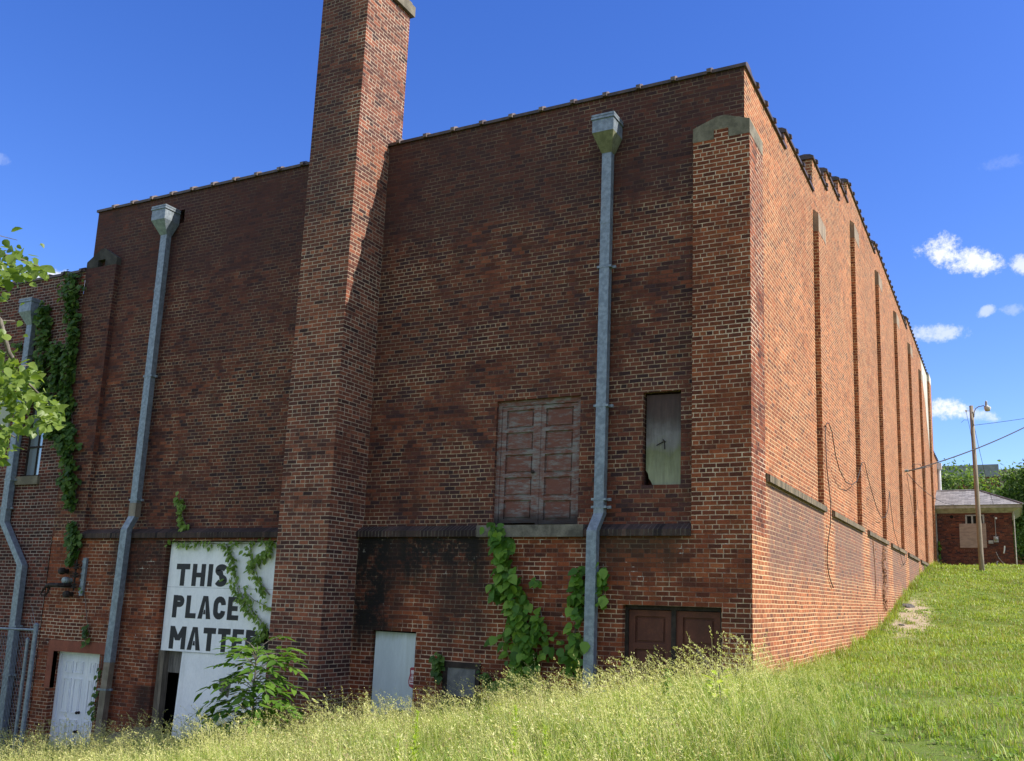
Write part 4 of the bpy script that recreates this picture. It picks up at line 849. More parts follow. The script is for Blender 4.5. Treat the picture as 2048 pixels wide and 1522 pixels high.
cable('dangling_cable', wall_cable([(10.86, 3.62), (11.2, 3.66, .02), (11.7, 3.45), (12.6, 3.05), (13.5, 2.72), (14.4, 2.55), (15.3, 2.62), (16.1, 2.9), (16.72, 3.55)]), .010, 'dark cable sagging in a loop between the second and third piers', 'cable', 'old cables on the side wall')
cable('dangling_cable', wall_cable([(16.72, 3.58), (16.9, 3.1), (17.5, 2.45), (18.4, 1.9, .05), (19.3, 1.52, .04), (19.9, 1.42, .02), (20.7, 1.6, .03), (21.2, 2.0, .02)]), .009, 'thin cable drooping below the ledge beyond the third pier', 'cable', 'old cables on the side wall')
cable('dangling_cable', wall_cable([(22.4, 4.9), (23.2, 4.3), (24.3, 3.6), (25.2, 3.55), (26.0, 4.0), (26.4, 4.3)]), .008, 'short cable loop below the wall insulator near the fourth pier', 'cable', 'old cables on the side wall')

# ------------------------------------------------------------------ climbing plants
def vine(name, label, strips, size, m, y=-.13, tmpl=(LEAF, LEAF_F), depth=.12, stem_r=.008, group=None, tilt=.5, cat='vine', jit=.35, stem_m='bark'):
    """strips: ([(px, py, half width in metres), ...], number of leaves); the plant hangs on the wall plane y"""
    P0 = at_y(strips[0][0][0][0], strips[0][0][0][1], y); root = empty(name, tuple(P0), label, cat, group)
    Ps, st = [], MB()
    for pts, n in strips:
        W = [(at_y(p[0], p[1], y), p[2]) for p in pts]; L = [0]
        for i in range(1, len(W)): L.append(L[-1]+(W[i][0]-W[i-1][0]).length)
        L = np.array(L); t = rng.uniform(0, L[-1], n)
        X = np.interp(t, L, [w[0].x for w in W]); Z = np.interp(t, L, [w[0].z for w in W]); HW = np.interp(t, L, [w[1] for w in W])
        lump = 0.75+0.35*np.sin(t*7.0+pts[0][0])+0.25*np.sin(t*17.0+1.3)
        off = rng.normal(0, .5, n)*HW*np.clip(lump, .3, 1.3)
        Ps.append(np.stack([X+off, y-.015-rng.uniform(0, 1, n)**1.5*depth, Z+rng.normal(0, .04, n)], 1))
        for k in range(2 if n > 60 else 1):
            st.tube([(w[0].x+random.uniform(-.4, .4)*w[1], y-.012, w[0].z) for w in W], stem_r, 5)
    P = np.concatenate(Ps); n = len(P)
    nrm = np.stack([rng.normal(0.05, jit, n), -np.ones(n), rng.normal(tilt, jit, n)], 1)
    upv = np.stack([rng.normal(0, .55, n), rng.normal(-.15, .2, n), -np.ones(n)], 1)
    s = size*rng.uniform(.55, 1.2, n)
    V, F = scatter(tmpl[0], tmpl[1], frames(nrm, upv), P, s)
    np_mesh('leaves', V, F, M[m], root); st.build('stem', M[stem_m], root)
    return root
LN = (LANCE*np.array([1.7, 1, 1]), LANCE_F)
vine('ivy_vine', 'dense dark green ivy falling down the annex wall beside the hall', [
    ([(150, 548, .30), (150, 575, .34), (152, 620, .18), (156, 680, .13), (147, 730, .12), (142, 790, .13), (140, 840, .24), (143, 890, .32), (147, 940, .26), (149, 985, .17), (150, 1015, .10)], 1500),
    ([(100, 610, .06), (97, 640, .15), (97, 690, .32), (92, 735, .30), (88, 780, .24), (108, 830, .26), (122, 880, .28)], 1000),
    ([(125, 690, .14), (122, 740, .18), (122, 800, .22), (132, 860, .30)], 600),
    ([(40, 688, .10), (48, 694, .08)], 20)], .12, 'leaf_ivy', y=-.13, depth=.22, jit=.6)
vine('ivy_vine', 'ivy tuft on the left pier above the insulator bracket', [([(150, 1045, .10), (155, 1075, .20), (154, 1105, .20), (148, 1125, .10)], 330)], .11, 'leaf_ivy', y=-.12, depth=.14)
vine('climbing_vine', 'broad leaved green vine below the loading doors in the middle of the wall', [
    ([(1000, 1052, .10), (1012, 1085, .17), (1018, 1130, .19), (1025, 1175, .22), (1040, 1205, .26), (1050, 1240, .36), (1052, 1280, .42), (1054, 1330, .48), (1056, 1385, .52)], 560),
    ([(1075, 1160, .05), (1082, 1172, .05)], 6), ([(1078, 1215, .10), (1092, 1270, .12), (1095, 1310, .12)], 36)], .165, 'leaf_vine', y=-.125, depth=.26, tilt=.7, jit=.55)
vine('climbing_vine', 'green vine climbing behind and beside the right rainwater pipe', [
    ([(1168, 1135, .06), (1160, 1175, .14), (1158, 1235, .14), (1152, 1290, .17), (1152, 1350, .20)], 110),
    ([(1206, 1128, .04), (1212, 1170, .10), (1206, 1212, .08)], 28)], .17, 'leaf_vine', y=-.125, depth=.2, tilt=.7, jit=.55)
vine('creeper_vine', 'light green creeper trailing across the white painted board', [
    ([(345, 1084, .03), (400, 1086, .03), (450, 1088, .05), (500, 1086, .04), (548, 1080, .06)], 110),
    ([(455, 1088, .10), (470, 1120, .15), (473, 1160, .13), (480, 1190, .12), (498, 1214, .11), (520, 1238, .12), (538, 1260, .12)], 250),
    ([(500, 1092, .07), (508, 1130, .09), (520, 1165, .09), (540, 1190, .07)], 100),
    ([(548, 1075, .10), (545, 1105, .10), (528, 1112, .08), (502, 1140, .06)], 120),
    ([(500, 1170, .05), (490, 1182, .05), (510, 1200, .06), (545, 1218, .05)], 36), ([(530, 1262, .14), (520, 1285, .20), (505, 1296, .16)], 150)], .105, 'leaf_creeper', y=-.03, tmpl=LN, depth=.12, stem_r=.005, jit=.55)
vine('creeper_vine', 'small creeper growing out of the ledge above the painted board', [([(362, 992, .08), (368, 1015, .13), (364, 1030, .06), (370, 1050, .10), (376, 1066, .05)], 75)], .115, 'leaf_creeper', y=-.03, depth=.10, stem_r=.005)
vine('wall_fern', 'small leafy plant clinging to the bricks left of the dark hatch', [([(878, 1308, .10), (880, 1330, .11), (882, 1352, .05)], 75)], .12, 'leaf_ivy', y=-.13, depth=.12, cat='plant')
vine('creeper_vine', 'thin dangling creeper with few leaves above the white double doors', [([(163, 1150, .01), (172, 1200, .01), (176, 1252, .02)], 3), ([(174, 1252, .10), (178, 1262, .09), (176, 1282, .08)], 30)], .12, 'leaf_ivy', y=-.13, depth=.08, stem_r=.006)
vine('creeper_vine', 'bare creeper stems on the right edge of the white double doors', [([(205, 1312, .02), (202, 1350, .05), (196, 1400, .04), (190, 1440, .04)], 22), ([(186, 1404, .05), (190, 1412, .05)], 10)], .11, 'leaf_ivy', y=-.13, depth=.06, stem_r=.007)
for (px, py, n_, lab) in ((905, 1400, 40, 'low weed at the foot of the wall under the dark hatch'), (800, 1418, 22, 'tiny weed at the foot of the pale boarded doorway'), (975, 1345, 26, 'straggly weed between the dark hatch and the broad leaved vine')):
    vine('wall_weed', lab, [([(px-6, py, .08), (px+8, py+14, .12)], n_)], .11, 'leaf_ivy', y=-.2, depth=.12, cat='weed')
# dead creeper on the side wall and the leafy tuft at its far corner
def side_vine(name, label, pts, n, size, m, x, w_, stems=2):
    root = empty(name, (x, pts[0][0], pts[0][1]), label, 'vine')
    t = rng.uniform(0, 1, n); q = np.array(pts); L = np.linspace(0, 1, len(q))
    Y = np.interp(t, L, q[:, 0])+rng.normal(0, w_, n); Z = np.interp(t, L, q[:, 1])+rng.normal(0, .05, n); X = x+rng.uniform(0, .07, n)
    nrm = np.stack([np.ones(n), rng.normal(-.3, .4, n), rng.normal(.4, .4, n)], 1); upv = np.stack([rng.normal(.2, .3, n), rng.normal(0, .6, n), -np.ones(n)], 1)
    V, F = scatter(LEAF, LEAF_F, frames(nrm, upv), np.stack([X, Y, Z], 1), size*rng.uniform(.6, 1.2, n)); np_mesh('leaves', V, F, M[m], root)
    st = MB()
    for k in range(stems): st.tube([(x+.01, p[0]+random.uniform(-.5, .5)*w_*2, p[1]) for p in pts], .010, 5)
    st.build('stem', M['bark' if m != 'yellow' else 'yellow'], root)
side_vine('dead_creeper', 'rust brown dead creeper hanging on the lower side wall', [(14.9, 1.75), (14.6, 1.3), (14.8, .8), (14.5, .35), (14.8, -.1)], 190, .075, 'yellow', D+.004, .16, 4)
side_vine('dead_creeper', 'single thin dry stem hanging on the lower side wall left of the brown creeper', [(12.6, 1.8), (12.8, 1.2), (12.9, .6), (12.7, .2)], 8, .05, 'yellow', D+.004, .05, 1)
side_vine('climbing_vine', 'pale leafy vine at the far corner of the side wall by the shed', [(37.2, 3.4), (36.9, 2.9), (37.1, 2.4)], 60, .20, 'leaf_vine', D+.06, .18, 2)

# ------------------------------------------------------------------ saplings and weeds
def compound_leaves(specs, nl, ll, root, m, name='leaves'):
    P, N, U, S, st = [], [], [], [], MB()
    for (o, d, L, droop) in specs:
        o = Vector(o); d = Vector(d).normalized(); side = d.cross(Vector((0, 0, 1))); side = side.normalized() if side.length > .01 else Vector((1, 0, 0))
        pts = [o + d*(L*t) + Vector((0, 0, -droop*L*t*t)) for t in np.linspace(0, 1, 7)]
        st.tube(pts, [.006, .005, .005, .004, .004, .003, .002], 4)
        for i in range(nl):
            t = .25+.75*i/(nl-1); p = o + d*(L*t) + Vector((0, 0, -droop*L*t*t)); dd = (d+Vector((0, 0, -2*droop*t))).normalized()
            for sg_ in ((1, -1) if i < nl-1 else (0,)):
                g_ = (dd*(.55 if sg_ else 1)+side*sg_*.9+Vector((0, 0, -.28+random.uniform(-.15, .15)))).normalized()
                P.append(p); U.append(g_); N.append((side.cross(dd)*-1 if side.cross(dd).z < 0 else side.cross(dd))+Vector((random.uniform(-.3, .3), random.uniform(-.3, .3), 0))); S.append(ll*random.uniform(.75, 1.15)*(1-.25*abs(t-.6)))
    V, F = scatter(LANCE*np.array([1.35, 1, 1]), LANCE_F, frames(np.array(N), np.array(U)), np.array(P), np.array(S)); np_mesh(name, V, F, M[m], root)
    return st
sx_, sy_ = -6.80, -2.40; sz_ = float(ground(sx_, sy_))
R_ = empty('tree_sapling', (sx_, sy_, sz_), 'young sapling with long feathery leaves in front of the painted board', 'sapling')
specs = []
for i in range(60):
    h = .46+1.06*(i/60)+random.uniform(-.05, .05); a = i*2.399+random.uniform(-.3, .3); el = .55-.5*(1-i/60)+random.uniform(-.2, .2)
    r0 = random.uniform(.02, .38); o = (sx_+math.cos(a)*r0*.9, sy_+math.sin(a)*r0*.6, sz_+h-.1*r0)
    specs.append((o, (math.cos(a), math.sin(a)*.7, el), random.uniform(.36, .56), random.uniform(.35, .6)))
st = compound_leaves(specs, 5, .215, R_, 'leaf_sapling')
for (o, d, L, dr) in specs: st.tube([(sx_, sy_, o[2]-.12), o], .006, 4)
st.tube([(sx_+.05, sy_, sz_-.05), (sx_+.02, sy_, sz_+.5), (sx_-.02, sy_+.02, sz_+1.0), (sx_, sy_, sz_+1.5)], [.020, .017, .012, .006], 7); st.build('stem', M['bark'], R_)
qx, qy = -7.55, -1.30; qz = float(ground(qx, qy))
R_ = empty('wall_shrub', (qx, qy, qz), 'shaded leafy shrub at the foot of the chimney beside the sapling', 'shrub')
specs = []
for i in range(22):
    a = i*2.399; h = .35+.75*i/22; specs.append(((qx, qy, qz+h), (math.cos(a), math.sin(a)*.6, random.uniform(0, .5)), random.uniform(.3, .5), .5))
st = compound_leaves(specs, 6, .10, R_, 'leaf_ivy'); st.tube([(qx, qy, qz-.05), (qx, qy, qz+1.15)], .012, 6); st.build('stem', M['bark'], R_)

def spike_weed(px, ytop, Y, h, label, n=150):                    # upright stalk thickly set with narrow leaves
    T_ = at_y(px, ytop, Y); gz = float(ground(T_.x, Y)); h = T_.z-gz
    root = empty('stalk_weed', (T_.x, Y, gz), label, 'weed', 'tall stalk weeds in the grass')
    t = rng.uniform(.12, 1, n); a = rng.uniform(0, 6.283, n); lean = rng.uniform(-.05, .05)
    P = np.stack([T_.x+lean*h*(t-1), Y+0*t, gz+t*h], 1)
    U = np.stack([np.cos(a), np.sin(a), rng.uniform(.6, 1.5, n)], 1); N = np.stack([-np.cos(a)*.7, -np.sin(a)*.7, np.ones(n)], 1)
    V, F = scatter(LANCE*np.array([.75, 1, 1]), LANCE_F, frames(N, U), P, (.085*(1.15-.75*t))*rng.uniform(.7, 1.2, n)); np_mesh('leaves', V, F, M['weed'], root)
    MB().tube([(T_.x-lean*h, Y, gz-.03), (T_.x, Y, gz+h)], .006, 5).build('stem', M['weed'], root)
spike_weed(836, 1422, -6.3, .6, 'yellow green stalk weed standing before the pale boarded doorway')
spike_weed(1032, 1412, -6.5, .6, 'yellow green stalk weed standing below the broad leaved vine')
spike_weed(796, 1470, -6.6, .5, 'shorter stalk weed left of the one before the boarded doorway', 100)
spike_weed(1092, 1452, -6.4, .5, 'shorter stalk weed right of the one below the broad leaved vine', 100)
# thistle-like plant by the corner
T_ = at_y(1437, 1345, -2.9); gz = float(ground(T_.x, -2.9)); R_ = empty('broad_weed', (T_.x, -2.9, gz), 'pale green broad leaved weed with dry seed stalk before the red doors', 'weed')
n = 17; a = np.arange(n)*2.399; t = np.linspace(.30, 1, n); h = T_.z-gz
P = np.stack([T_.x+.05*np.cos(a), -2.9+.05*np.sin(a), gz+h*t], 1); U = np.stack([np.cos(a), np.sin(a), .5+.6*t], 1); N = np.stack([-np.cos(a)*.5, -np.sin(a)*.5, np.ones(n)], 1)
V, F = scatter(LANCE*np.array([1.5, 1, 1]), LANCE_F, frames(N, U), P, .21*(1.25-.6*t)); np_mesh('leaves', V, F, M['weed'], R_)
k = MB(); k.tube([(T_.x+.04, -2.9, gz-.03), (T_.x, -2.9, gz+h)], .010, 6)
E1 = at_y(1392, 1300, -2.9); base = Vector((T_.x-.02, -2.9, gz+h*.9))
k.tube([base, base.lerp(E1, .5)+Vector((0, 0, .03)), E1], .004, 5)
for i in range(9): p_ = base.lerp(E1, .45+.06*i); k.tube([p_, p_+Vector((-.05+.02*(i % 2)*5*.3, 0, .055*(1 if i % 2 else -.4)))], .006, 4)
k.build('stem', M['wood_grey'], R_)
T_ = at_y(1335, 1338, -2.7); gz = float(ground(T_.x, -2.7)); R_ = empty('round_leaf_weed', (T_.x, -2.7, gz), 'slim weed with small rounded leaves before the red doors', 'weed')
n = 26; a = np.arange(n)*2.399; t = np.linspace(.35, 1, n); h = T_.z-gz
V, F = scatter(LEAF, LEAF_F, frames(np.stack([np.cos(a)*.3, np.sin(a)*.3-.3, np.ones(n)], 1), np.stack([np.cos(a), np.sin(a), .4+0*a], 1)), np.stack([T_.x+0*a, -2.7+0*a, gz+h*t], 1), .075*(1.2-.4*t)); np_mesh('leaves', V, F, M['leaf_creeper'], R_)
MB().tube([(T_.x, -2.7, gz-.02), (T_.x, -2.7, gz+h)], .005, 5).build('stem', M['weed'], R_)

# ------------------------------------------------------------------ tall grass
def ribbon_blade(L, w, lean, az, seg=3):
    t = np.linspace(0, 1, seg+1); out = lean*L*t**1.8; z = L*t*np.sqrt(np.clip(1-.35*(lean*t)**2, .2, 1))
    c, s = math.cos(az), math.sin(az); ww = w*np.array([1, .9, .6, .08][:seg+1] if seg == 3 else np.linspace(1, .5, seg+1))
    Lp = np.stack([out*c-s*ww, out*s+c*ww, z], 1); Rp = np.stack([out*c+s*ww, out*s-c*ww, z], 1)
    V = np.empty((2*(seg+1), 3)); V[0::2] = Lp; V[1::2] = Rp
    F = np.array([[2*i, 2*i+1, 2*i+3, 2*i+2] for i in range(seg)]); return V, F
def make_tuft(seedn, nb, ns, R):
    r = np.random.default_rng(seedn); Vs, Fs, Ms = [], [], []; k = 0
    def add(V, F, m):
        nonlocal k
        Vs.append(V); Fs.append(F+k); Ms.append(np.full(len(F), m)); k += len(V)
    for i in range(nb):
        V, F = ribbon_blade(r.uniform(.16, .46), r.uniform(.0026, .0060), r.uniform(.15, 1.1), r.uniform(0, 6.28)); V[:, :2] += r.normal(0, R, 2); add(V, F, 0)
    for i in range(ns):
        L = .34+.42*r.uniform(0, 1)**2.0; az = r.normal(3.3, 1.1); lean = r.uniform(.05, .55); o = r.normal(0, R, 2)
        V, F = ribbon_blade(L, .0016, lean, az, 4); V[:, :2] += o; add(V, F, 1)
        n = int(r.integers(12, 22)); pl = r.uniform(.10, .20); spread = r.uniform(.004, .022)
        t = np.sort(r.uniform(0, 1, n)); ax = np.array([math.cos(az)*(lean*1.8+.35), math.sin(az)*(lean*1.8+.35), 1.0]); ax /= np.linalg.norm(ax)
        tip = (V[-1]+V[-2])/2; a2 = r.uniform(0, 6.28, n); wid = spread*(1.15-t)
        Pp = tip + ax*((t-.1)*pl)[:, None] + np.stack([np.cos(a2)*wid, np.sin(a2)*wid, 0*wid], 1) + np.array([math.cos(az), math.sin(az), -.6])*(.05*t**2)[:, None]
        T = np.array([[0, 0, 0], [-.17, .40, 0], [0, 1, 0], [.17, .40, 0]], float); TF = np.array([[0, 1, 2, 3]])
        fr_ = frames(r.normal(0, 1, (n, 3)), ax[None]+np.stack([np.cos(a2)*.5, np.sin(a2)*.5, 0*a2], 1)+r.normal(0, .2, (n, 3)))
        V, F = scatter(T, TF, fr_, Pp, r.uniform(.016, .032, n)); add(V, F, 1)
    return np.concatenate(Vs), np.concatenate(Fs), np.concatenate(Ms)
def make_mix(seedn, kind):                                  # broad leaved and dead stems among the grass
    r = np.random.default_rng(seedn); Vs, Fs, Ms = [], [], []; k = 0
    for i in range(16 if kind == 0 else 20):
        if kind == 0: V, F = ribbon_blade(r.uniform(.14, .34), r.uniform(.012, .022), r.uniform(.4, 1.3), r.uniform(0, 6.28))
        else: V, F = ribbon_blade(r.uniform(.30, .62), r.uniform(.0014, .0024), r.uniform(.5, 1.6), r.uniform(0, 6.28), 4)
        V[:, :2] += r.normal(0, .07, 2); Vs.append(V); Fs.append(F+k); Ms.append(np.full(len(F), 2 if kind == 0 else 1)); k += len(V)
    return np.concatenate(Vs), np.concatenate(Fs), np.concatenate(Ms)
def place(tufts, P, sc, name, mats, label=None):
    Vs, Fs, Ms = [], [], []; k = 0
    seedy = hnoise(P[:, 0], P[:, 1], .8, 1.0)+.9*hnoise(P[:, 0], P[:, 1], 2.3, 4.0)+rng.normal(0, .6, len(P))+.22*(P[:, 1]+4.5)
    which = np.where(seedy > -.8, rng.integers(0, 16, len(P)), rng.integers(16, 22, len(P))); which = np.where(rng.uniform(0, 1, len(P)) < .13, rng.integers(22, len(tufts), len(P)), which); rot = rng.uniform(-2.2, 2.2, len(P))*np.where(rng.uniform(0, 1, len(P)) < .5, .35, 1)
    for i, (V, F, m) in enumerate(tufts):
        idx = np.nonzero(which == i)[0]
        if not len(idx): continue
        c, s = np.cos(rot[idx]), np.sin(rot[idx]); n = len(idx)
        X = V[None, :, 0]*c[:, None]-V[None, :, 1]*s[:, None]; Y = V[None, :, 0]*s[:, None]+V[None, :, 1]*c[:, None]; Z = np.repeat(V[None, :, 2], n, 0)
        W = np.stack([X, Y, Z], -1)*sc[idx][:, None, None]+P[idx][:, None, :]
        Vs.append(W.reshape(-1, 3)); Fs.append((F[None]+(np.arange(n)*len(V))[:, None, None]+k).reshape(-1, 4)); Ms.append(np.tile(m, n)); k += n*len(V)
    return tag(np_mesh(name, np.concatenate(Vs), np.concatenate(Fs), mats, None, np.concatenate(Ms)), label, None, kind='stuff')
def in_view(X, Y, margin=1.2):
    left = X > 3.42-1.594*(Y+12.96)-margin*1.9
    return left & (X < 3.42+.06*(Y+13)+margin)
def tall_edge(Y): return np.interp(Y, [-9.5, -6, -4.5, -2.4, -1, 0, 2, 5.5], [2.55, 2.3, 2.1, 1.7, 1.4, 1.2, .75, .3])
tufts = [make_tuft(100+i, 30+(i*7) % 13, (5, 4, 4, 7, 3, 2, 6, 3, 5, 2, 4, 8, 3, 4, 6, 2, 1, 0, 1, 0, 0, 1)[i], .06+.05*((i*5) % 7)/7) for i in range(22)]+[make_mix(200, 0), make_mix(201, 1), make_mix(202, 0), make_mix(203, 1)]
N0 = 12000; X = rng.uniform(-16.5, 3.3, N0); Y = rng.uniform(-9.2, 5.0, N0)
ok = in_view(X, Y) & (X < tall_edge(Y)+rng.normal(0, .14, N0)) & ((Y < -.28) | (X > D+.06)) & (Y > -8.6+.12*np.abs(X))
ok &= ~((X > -8.2) & (X < -6.75) & (Y > -1.05)) & ~((X < -10) & (X > -12.9) & (Y > -1.0) & (rng.uniform(0, 1, N0) < .6))
X, Y = X[ok], Y[ok]
hgt = 1.0 + .16*hnoise(X, Y, 1.1, 2.0)*.6 + .13*hnoise(X, Y, 3.1, 5.0) + rng.normal(0, .15, len(X)); hgt *= np.where(Y > 0, .62, 1.0)*np.clip((tall_edge(Y)-X)/.9, .55, 1.0)
hgt *= np.interp(X, [-16, -8, -2, 0, 2], [.86, .68, .66, .80, .88])
place(tufts, np.stack([X, Y, ground(X, Y)-.02], 1), np.clip(hgt, .4, 1.35), 'tall_grass', [M['grass_tall'], M['grass_seed'], M['leaf_vine']], 'tall pale seeding grass in front of the brick wall')
# ------------------------------------------------------------------ mown lawn
def lawn(n, x0, x1, ya, yb, hh, w, name):
    X = rng.uniform(x0, x1, n); Y = ya+(yb-ya)*rng.uniform(0, 1, n)**1.35
    k = ((Y-15.4)/4.0)**2+((X-(.55+.05*(19-Y)))/.42)**2 + 1.5*hnoise(X, Y*.6, 5.3, .7) + .8*hnoise(X, Y, 11.0, 2.0) + rng.normal(0, .6, n)
    ok = (X > tall_edge(Y)-.5) & (k > .95) & ((X > D+.02) | (Y < -.2)) & ~((Y > 36.95) & (X < 3.68)); X, Y = X[ok], Y[ok]; n = len(X)
    nc = n//11; ci = rng.integers(0, n, nc); pick = rng.integers(0, nc, n); cl_ = rng.uniform(0, 1, n) < .62
    rad = np.interp(Y, [-8, 5, 40], [.035, .06, .14])*rng.uniform(.6, 1.6, nc)[pick]
    X = np.where(cl_, X[ci][pick]+rng.normal(0, 1, n)*rad, X); Y = np.where(cl_, Y[ci][pick]+rng.normal(0, 1, n)*rad, Y)
    e_ = rng.uniform(0, 1, n) < .05; X = np.where(e_, D+.03+np.abs(rng.normal(0, .10, n)), X)
    boost = np.where(e_, 2.4, 1)*np.where(cl_, rng.uniform(.9, 2.1, nc)[pick], .6)
    okk = ((X > D+.02) | (Y < -.2)) & ~((Y > 36.95) & (X < 3.68)); X, Y, boost = X[okk], Y[okk], boost[okk]; n = len(X)
    patch = np.clip(.85+.40*hnoise(X, Y, 1.7, 3.0)+.40*hnoise(X, Y, 5.0, 1.0)+.3*hnoise(X, Y, 13.0, 5.0), .2, 2.0)
    L = hh*boost*rng.uniform(.5, 1.25, n)*patch*np.interp(Y, [-8, 0, 37], [1, 1, 1.0]); az = rng.uniform(0, 6.283, n); le = rng.uniform(.1, .9, n)*L; ww = w*np.interp(Y, [-8, 5, 40], [1, 1.3, 3.2])
    c, s = np.cos(az), np.sin(az); Z = ground(X, Y)-.006
    V = np.empty((n, 5, 3))
    V[:, 0] = np.stack([X-s*ww, Y+c*ww, Z], 1); V[:, 1] = np.stack([X+s*ww, Y-c*ww, Z], 1)
    V[:, 2] = np.stack([X+c*le*.35+s*ww*.8, Y+s*le*.35-c*ww*.8, Z+L*.6], 1); V[:, 3] = np.stack([X+c*le*.35-s*ww*.8, Y+s*le*.35+c*ww*.8, Z+L*.6], 1); V[:, 4] = np.stack([X+c*le, Y+s*le, Z+L*.95], 1)
    i = (np.arange(n)*5)[:, None]
    return tag(np_mesh(name, V.reshape(-1, 3), [i+np.array([[0, 1, 2, 3]]), i+np.array([[3, 2, 4]])], M['grass_lawn']), 'short mown lawn along the side of the brick hall', None, kind='stuff')
# clover and other low broad leaves in the turf, stones at the foot of the wall
nw = 5200; X = rng.uniform(.3, 6.0, nw); Y = -8+45*rng.uniform(0, 1, nw)**1.6; ok = (X > tall_edge(Y)-.2) & (hnoise(X, Y, 1.1, 6.0)+.5*hnoise(X, Y, 3.3, 2.0) > .25) & ~((Y > 36.8) & (X < 3.7)); X, Y = X[ok], Y[ok]; nw = len(X)
P = np.repeat(np.stack([X, Y, ground(X, Y)+.03], 1), 6, 0)+rng.normal(0, .03, (nw*6, 3))*np.array([1, 1, .3]); a = rng.uniform(0, 6.283, nw*6)
V, F = scatter(LEAF, LEAF_F, frames(np.stack([np.cos(a)*.4, np.sin(a)*.4, np.ones(nw*6)], 1), np.stack([np.cos(a), np.sin(a), .3+0*a], 1)), P, rng.uniform(.018, .045, nw*6)*np.interp(P[:, 1], [-8, 37], [1, 2.2]))
tag(np_mesh('clover', V, F, M['leaf_creeper']), 'low clover and broad leaves in the mown lawn', None, kind='stuff')
for (x_, y_, r_, lab) in ((.42, 17.6, .20, 'dark stone at the foot of the side wall above the bare patch'), (.34, 12.6, .10, 'small grey stone below the bare patch by the side wall'), (.62, 14.2, .08, 'pale pebble lying in the bare sandy patch')):
    mb = MB(); k_ = 9
    for i in range(5):
        for j in range(k_):
            t_ = 2*math.pi*j/k_; e_ = -.3+1.2*i/4; rr = r_*math.cos(e_*1.25)*(1+.22*math.sin(3*t_+r_*40)+.12*math.sin(5*t_+i)); mb.v.append((x_+rr*math.cos(t_), y_+1.3*rr*math.sin(t_), float(ground(x_, y_))+r_*.62*math.sin(e_*1.25)))
    for i in range(4):
        for j in range(k_): mb.f.append((i*k_+j, i*k_+(j+1) % k_, (i+1)*k_+(j+1) % k_, (i+1)*k_+j)); mb.mi.append(0)
    mb.f.append(tuple(4*k_+j for j in range(k_))); mb.mi.append(0)
    tag(mb.build('stone', M['rock'], None, smooth=False), lab, 'stone', 'stones by the side wall')
lawn(260000, .1, 6.5, -8.5, 44.0, .056, .0042, 'lawn_grass')

# bare earth mound against the wall at the left
xs = np.linspace(-13.1, -10.6, 26); ysg = np.linspace(-1.5, -.05, 16); XX, YY = np.meshgrid(xs, ysg, indexing='ij')
u_ = (XX+11.9)/1.25; v_ = (YY+.1)/1.3; ZZ = ground(XX, YY)-.06+.52*np.exp(-(u_**2)*1.6-(v_**2)*1.8)+.03*hnoise(XX, YY, 6, 1)
ii, jj = np.meshgrid(np.arange(25), np.arange(15), indexing='ij'); a = (ii*16+jj).ravel()
tag(np_mesh('earth_bank', np.stack([XX, YY, ZZ], -1).reshape(-1, 3), np.stack([a, a+16, a+17, a+1], 1), M['dirt'], smooth=True), None, None, kind='structure')

# ------------------------------------------------------------------ trees
def tree(name, label, base, H, blobs, nclus, nleaf, leafsize, m, tr=.16, group=None, sub=.38):
    root = empty(name, base, label, 'tree', group); b = Vector(base)
    tk = MB(); top = b+Vector((random.uniform(-.2, .2), random.uniform(-.2, .2), H*.62)); tk.tube([b-Vector((0, 0, .2)), b.lerp(top, .5)+Vector((.08, 0, 0)), top], [tr, tr*.75, tr*.35], 8)
    P, N, U = [], [], []
    for i in range(nclus):
        cx, cy, cz, rx, rz = blobs[i % len(blobs)]
        d = rng.normal(0, 1, 3); d /= np.linalg.norm(d); r = rng.uniform(.35, 1.0)**.6
        c = np.array([cx+d[0]*rx*r, cy+d[1]*rx*r, cz+d[2]*rz*r]); cs = sub*rng.uniform(.6, 1.3)
        if i % 3 == 0:
            o = b.lerp(top, random.uniform(.45, 1.0)); e_ = Vector(c); tk.tube([o, o.lerp(e_, .5)+Vector((0, 0, .15)), e_], [tr*.25, tr*.14, tr*.05], 5)
        n = int(nleaf*rng.uniform(.5, 1.4)); q = rng.normal(0, 1, (n, 3))*np.array([cs, cs, cs*.7]); P.append(c+q)
        N.append(rng.normal(0, .7, (n, 3))+np.array([.3, -.2, .8])); U.append(rng.normal(0, .6, (n, 3))+q*.8/cs+np.array([0, 0, -.5]))
    tk.build('trunk', M['bark'], root, smooth=True)
    P = np.concatenate(P); V, F = scatter(LANCE*np.array([1.8, 1, 1]), LANCE_F, frames(np.concatenate(N), np.concatenate(U)), P, leafsize*rng.uniform(.6, 1.25, len(P)))
    np_mesh('crown', V, F, M[m], root); return root
gz = lambda x, y: float(ground(x, y))
tree('broadleaf_tree', 'bright green tree behind the shed roof beside the hall', (.6, 53, gz(.6, 53)), 8.0, [(.6, 53, 8.0, 2.1, 1.7), (-1.2, 53, 7.6, 1.8, 1.5), (2.1, 53.5, 7.0, 1.5, 1.3), (1.0, 52.5, 6.0, 2.2, 1.4)], 130, 110, .23, 'leaf_back', group='trees beyond the shed')
tree('broadleaf_tree', 'darker spreading tree at the right edge behind the shed', (5.0, 49, gz(5, 49)), 8.0, [(5.0, 49, 7.6, 1.7, 1.5), (4.3, 49, 6.2, 1.5, 1.2), (6.6, 49, 7.8, 2.2, 1.8), (5.2, 48.5, 5.0, 1.9, 1.3)], 120, 110, .23, 'leaf_back', group='trees beyond the shed')
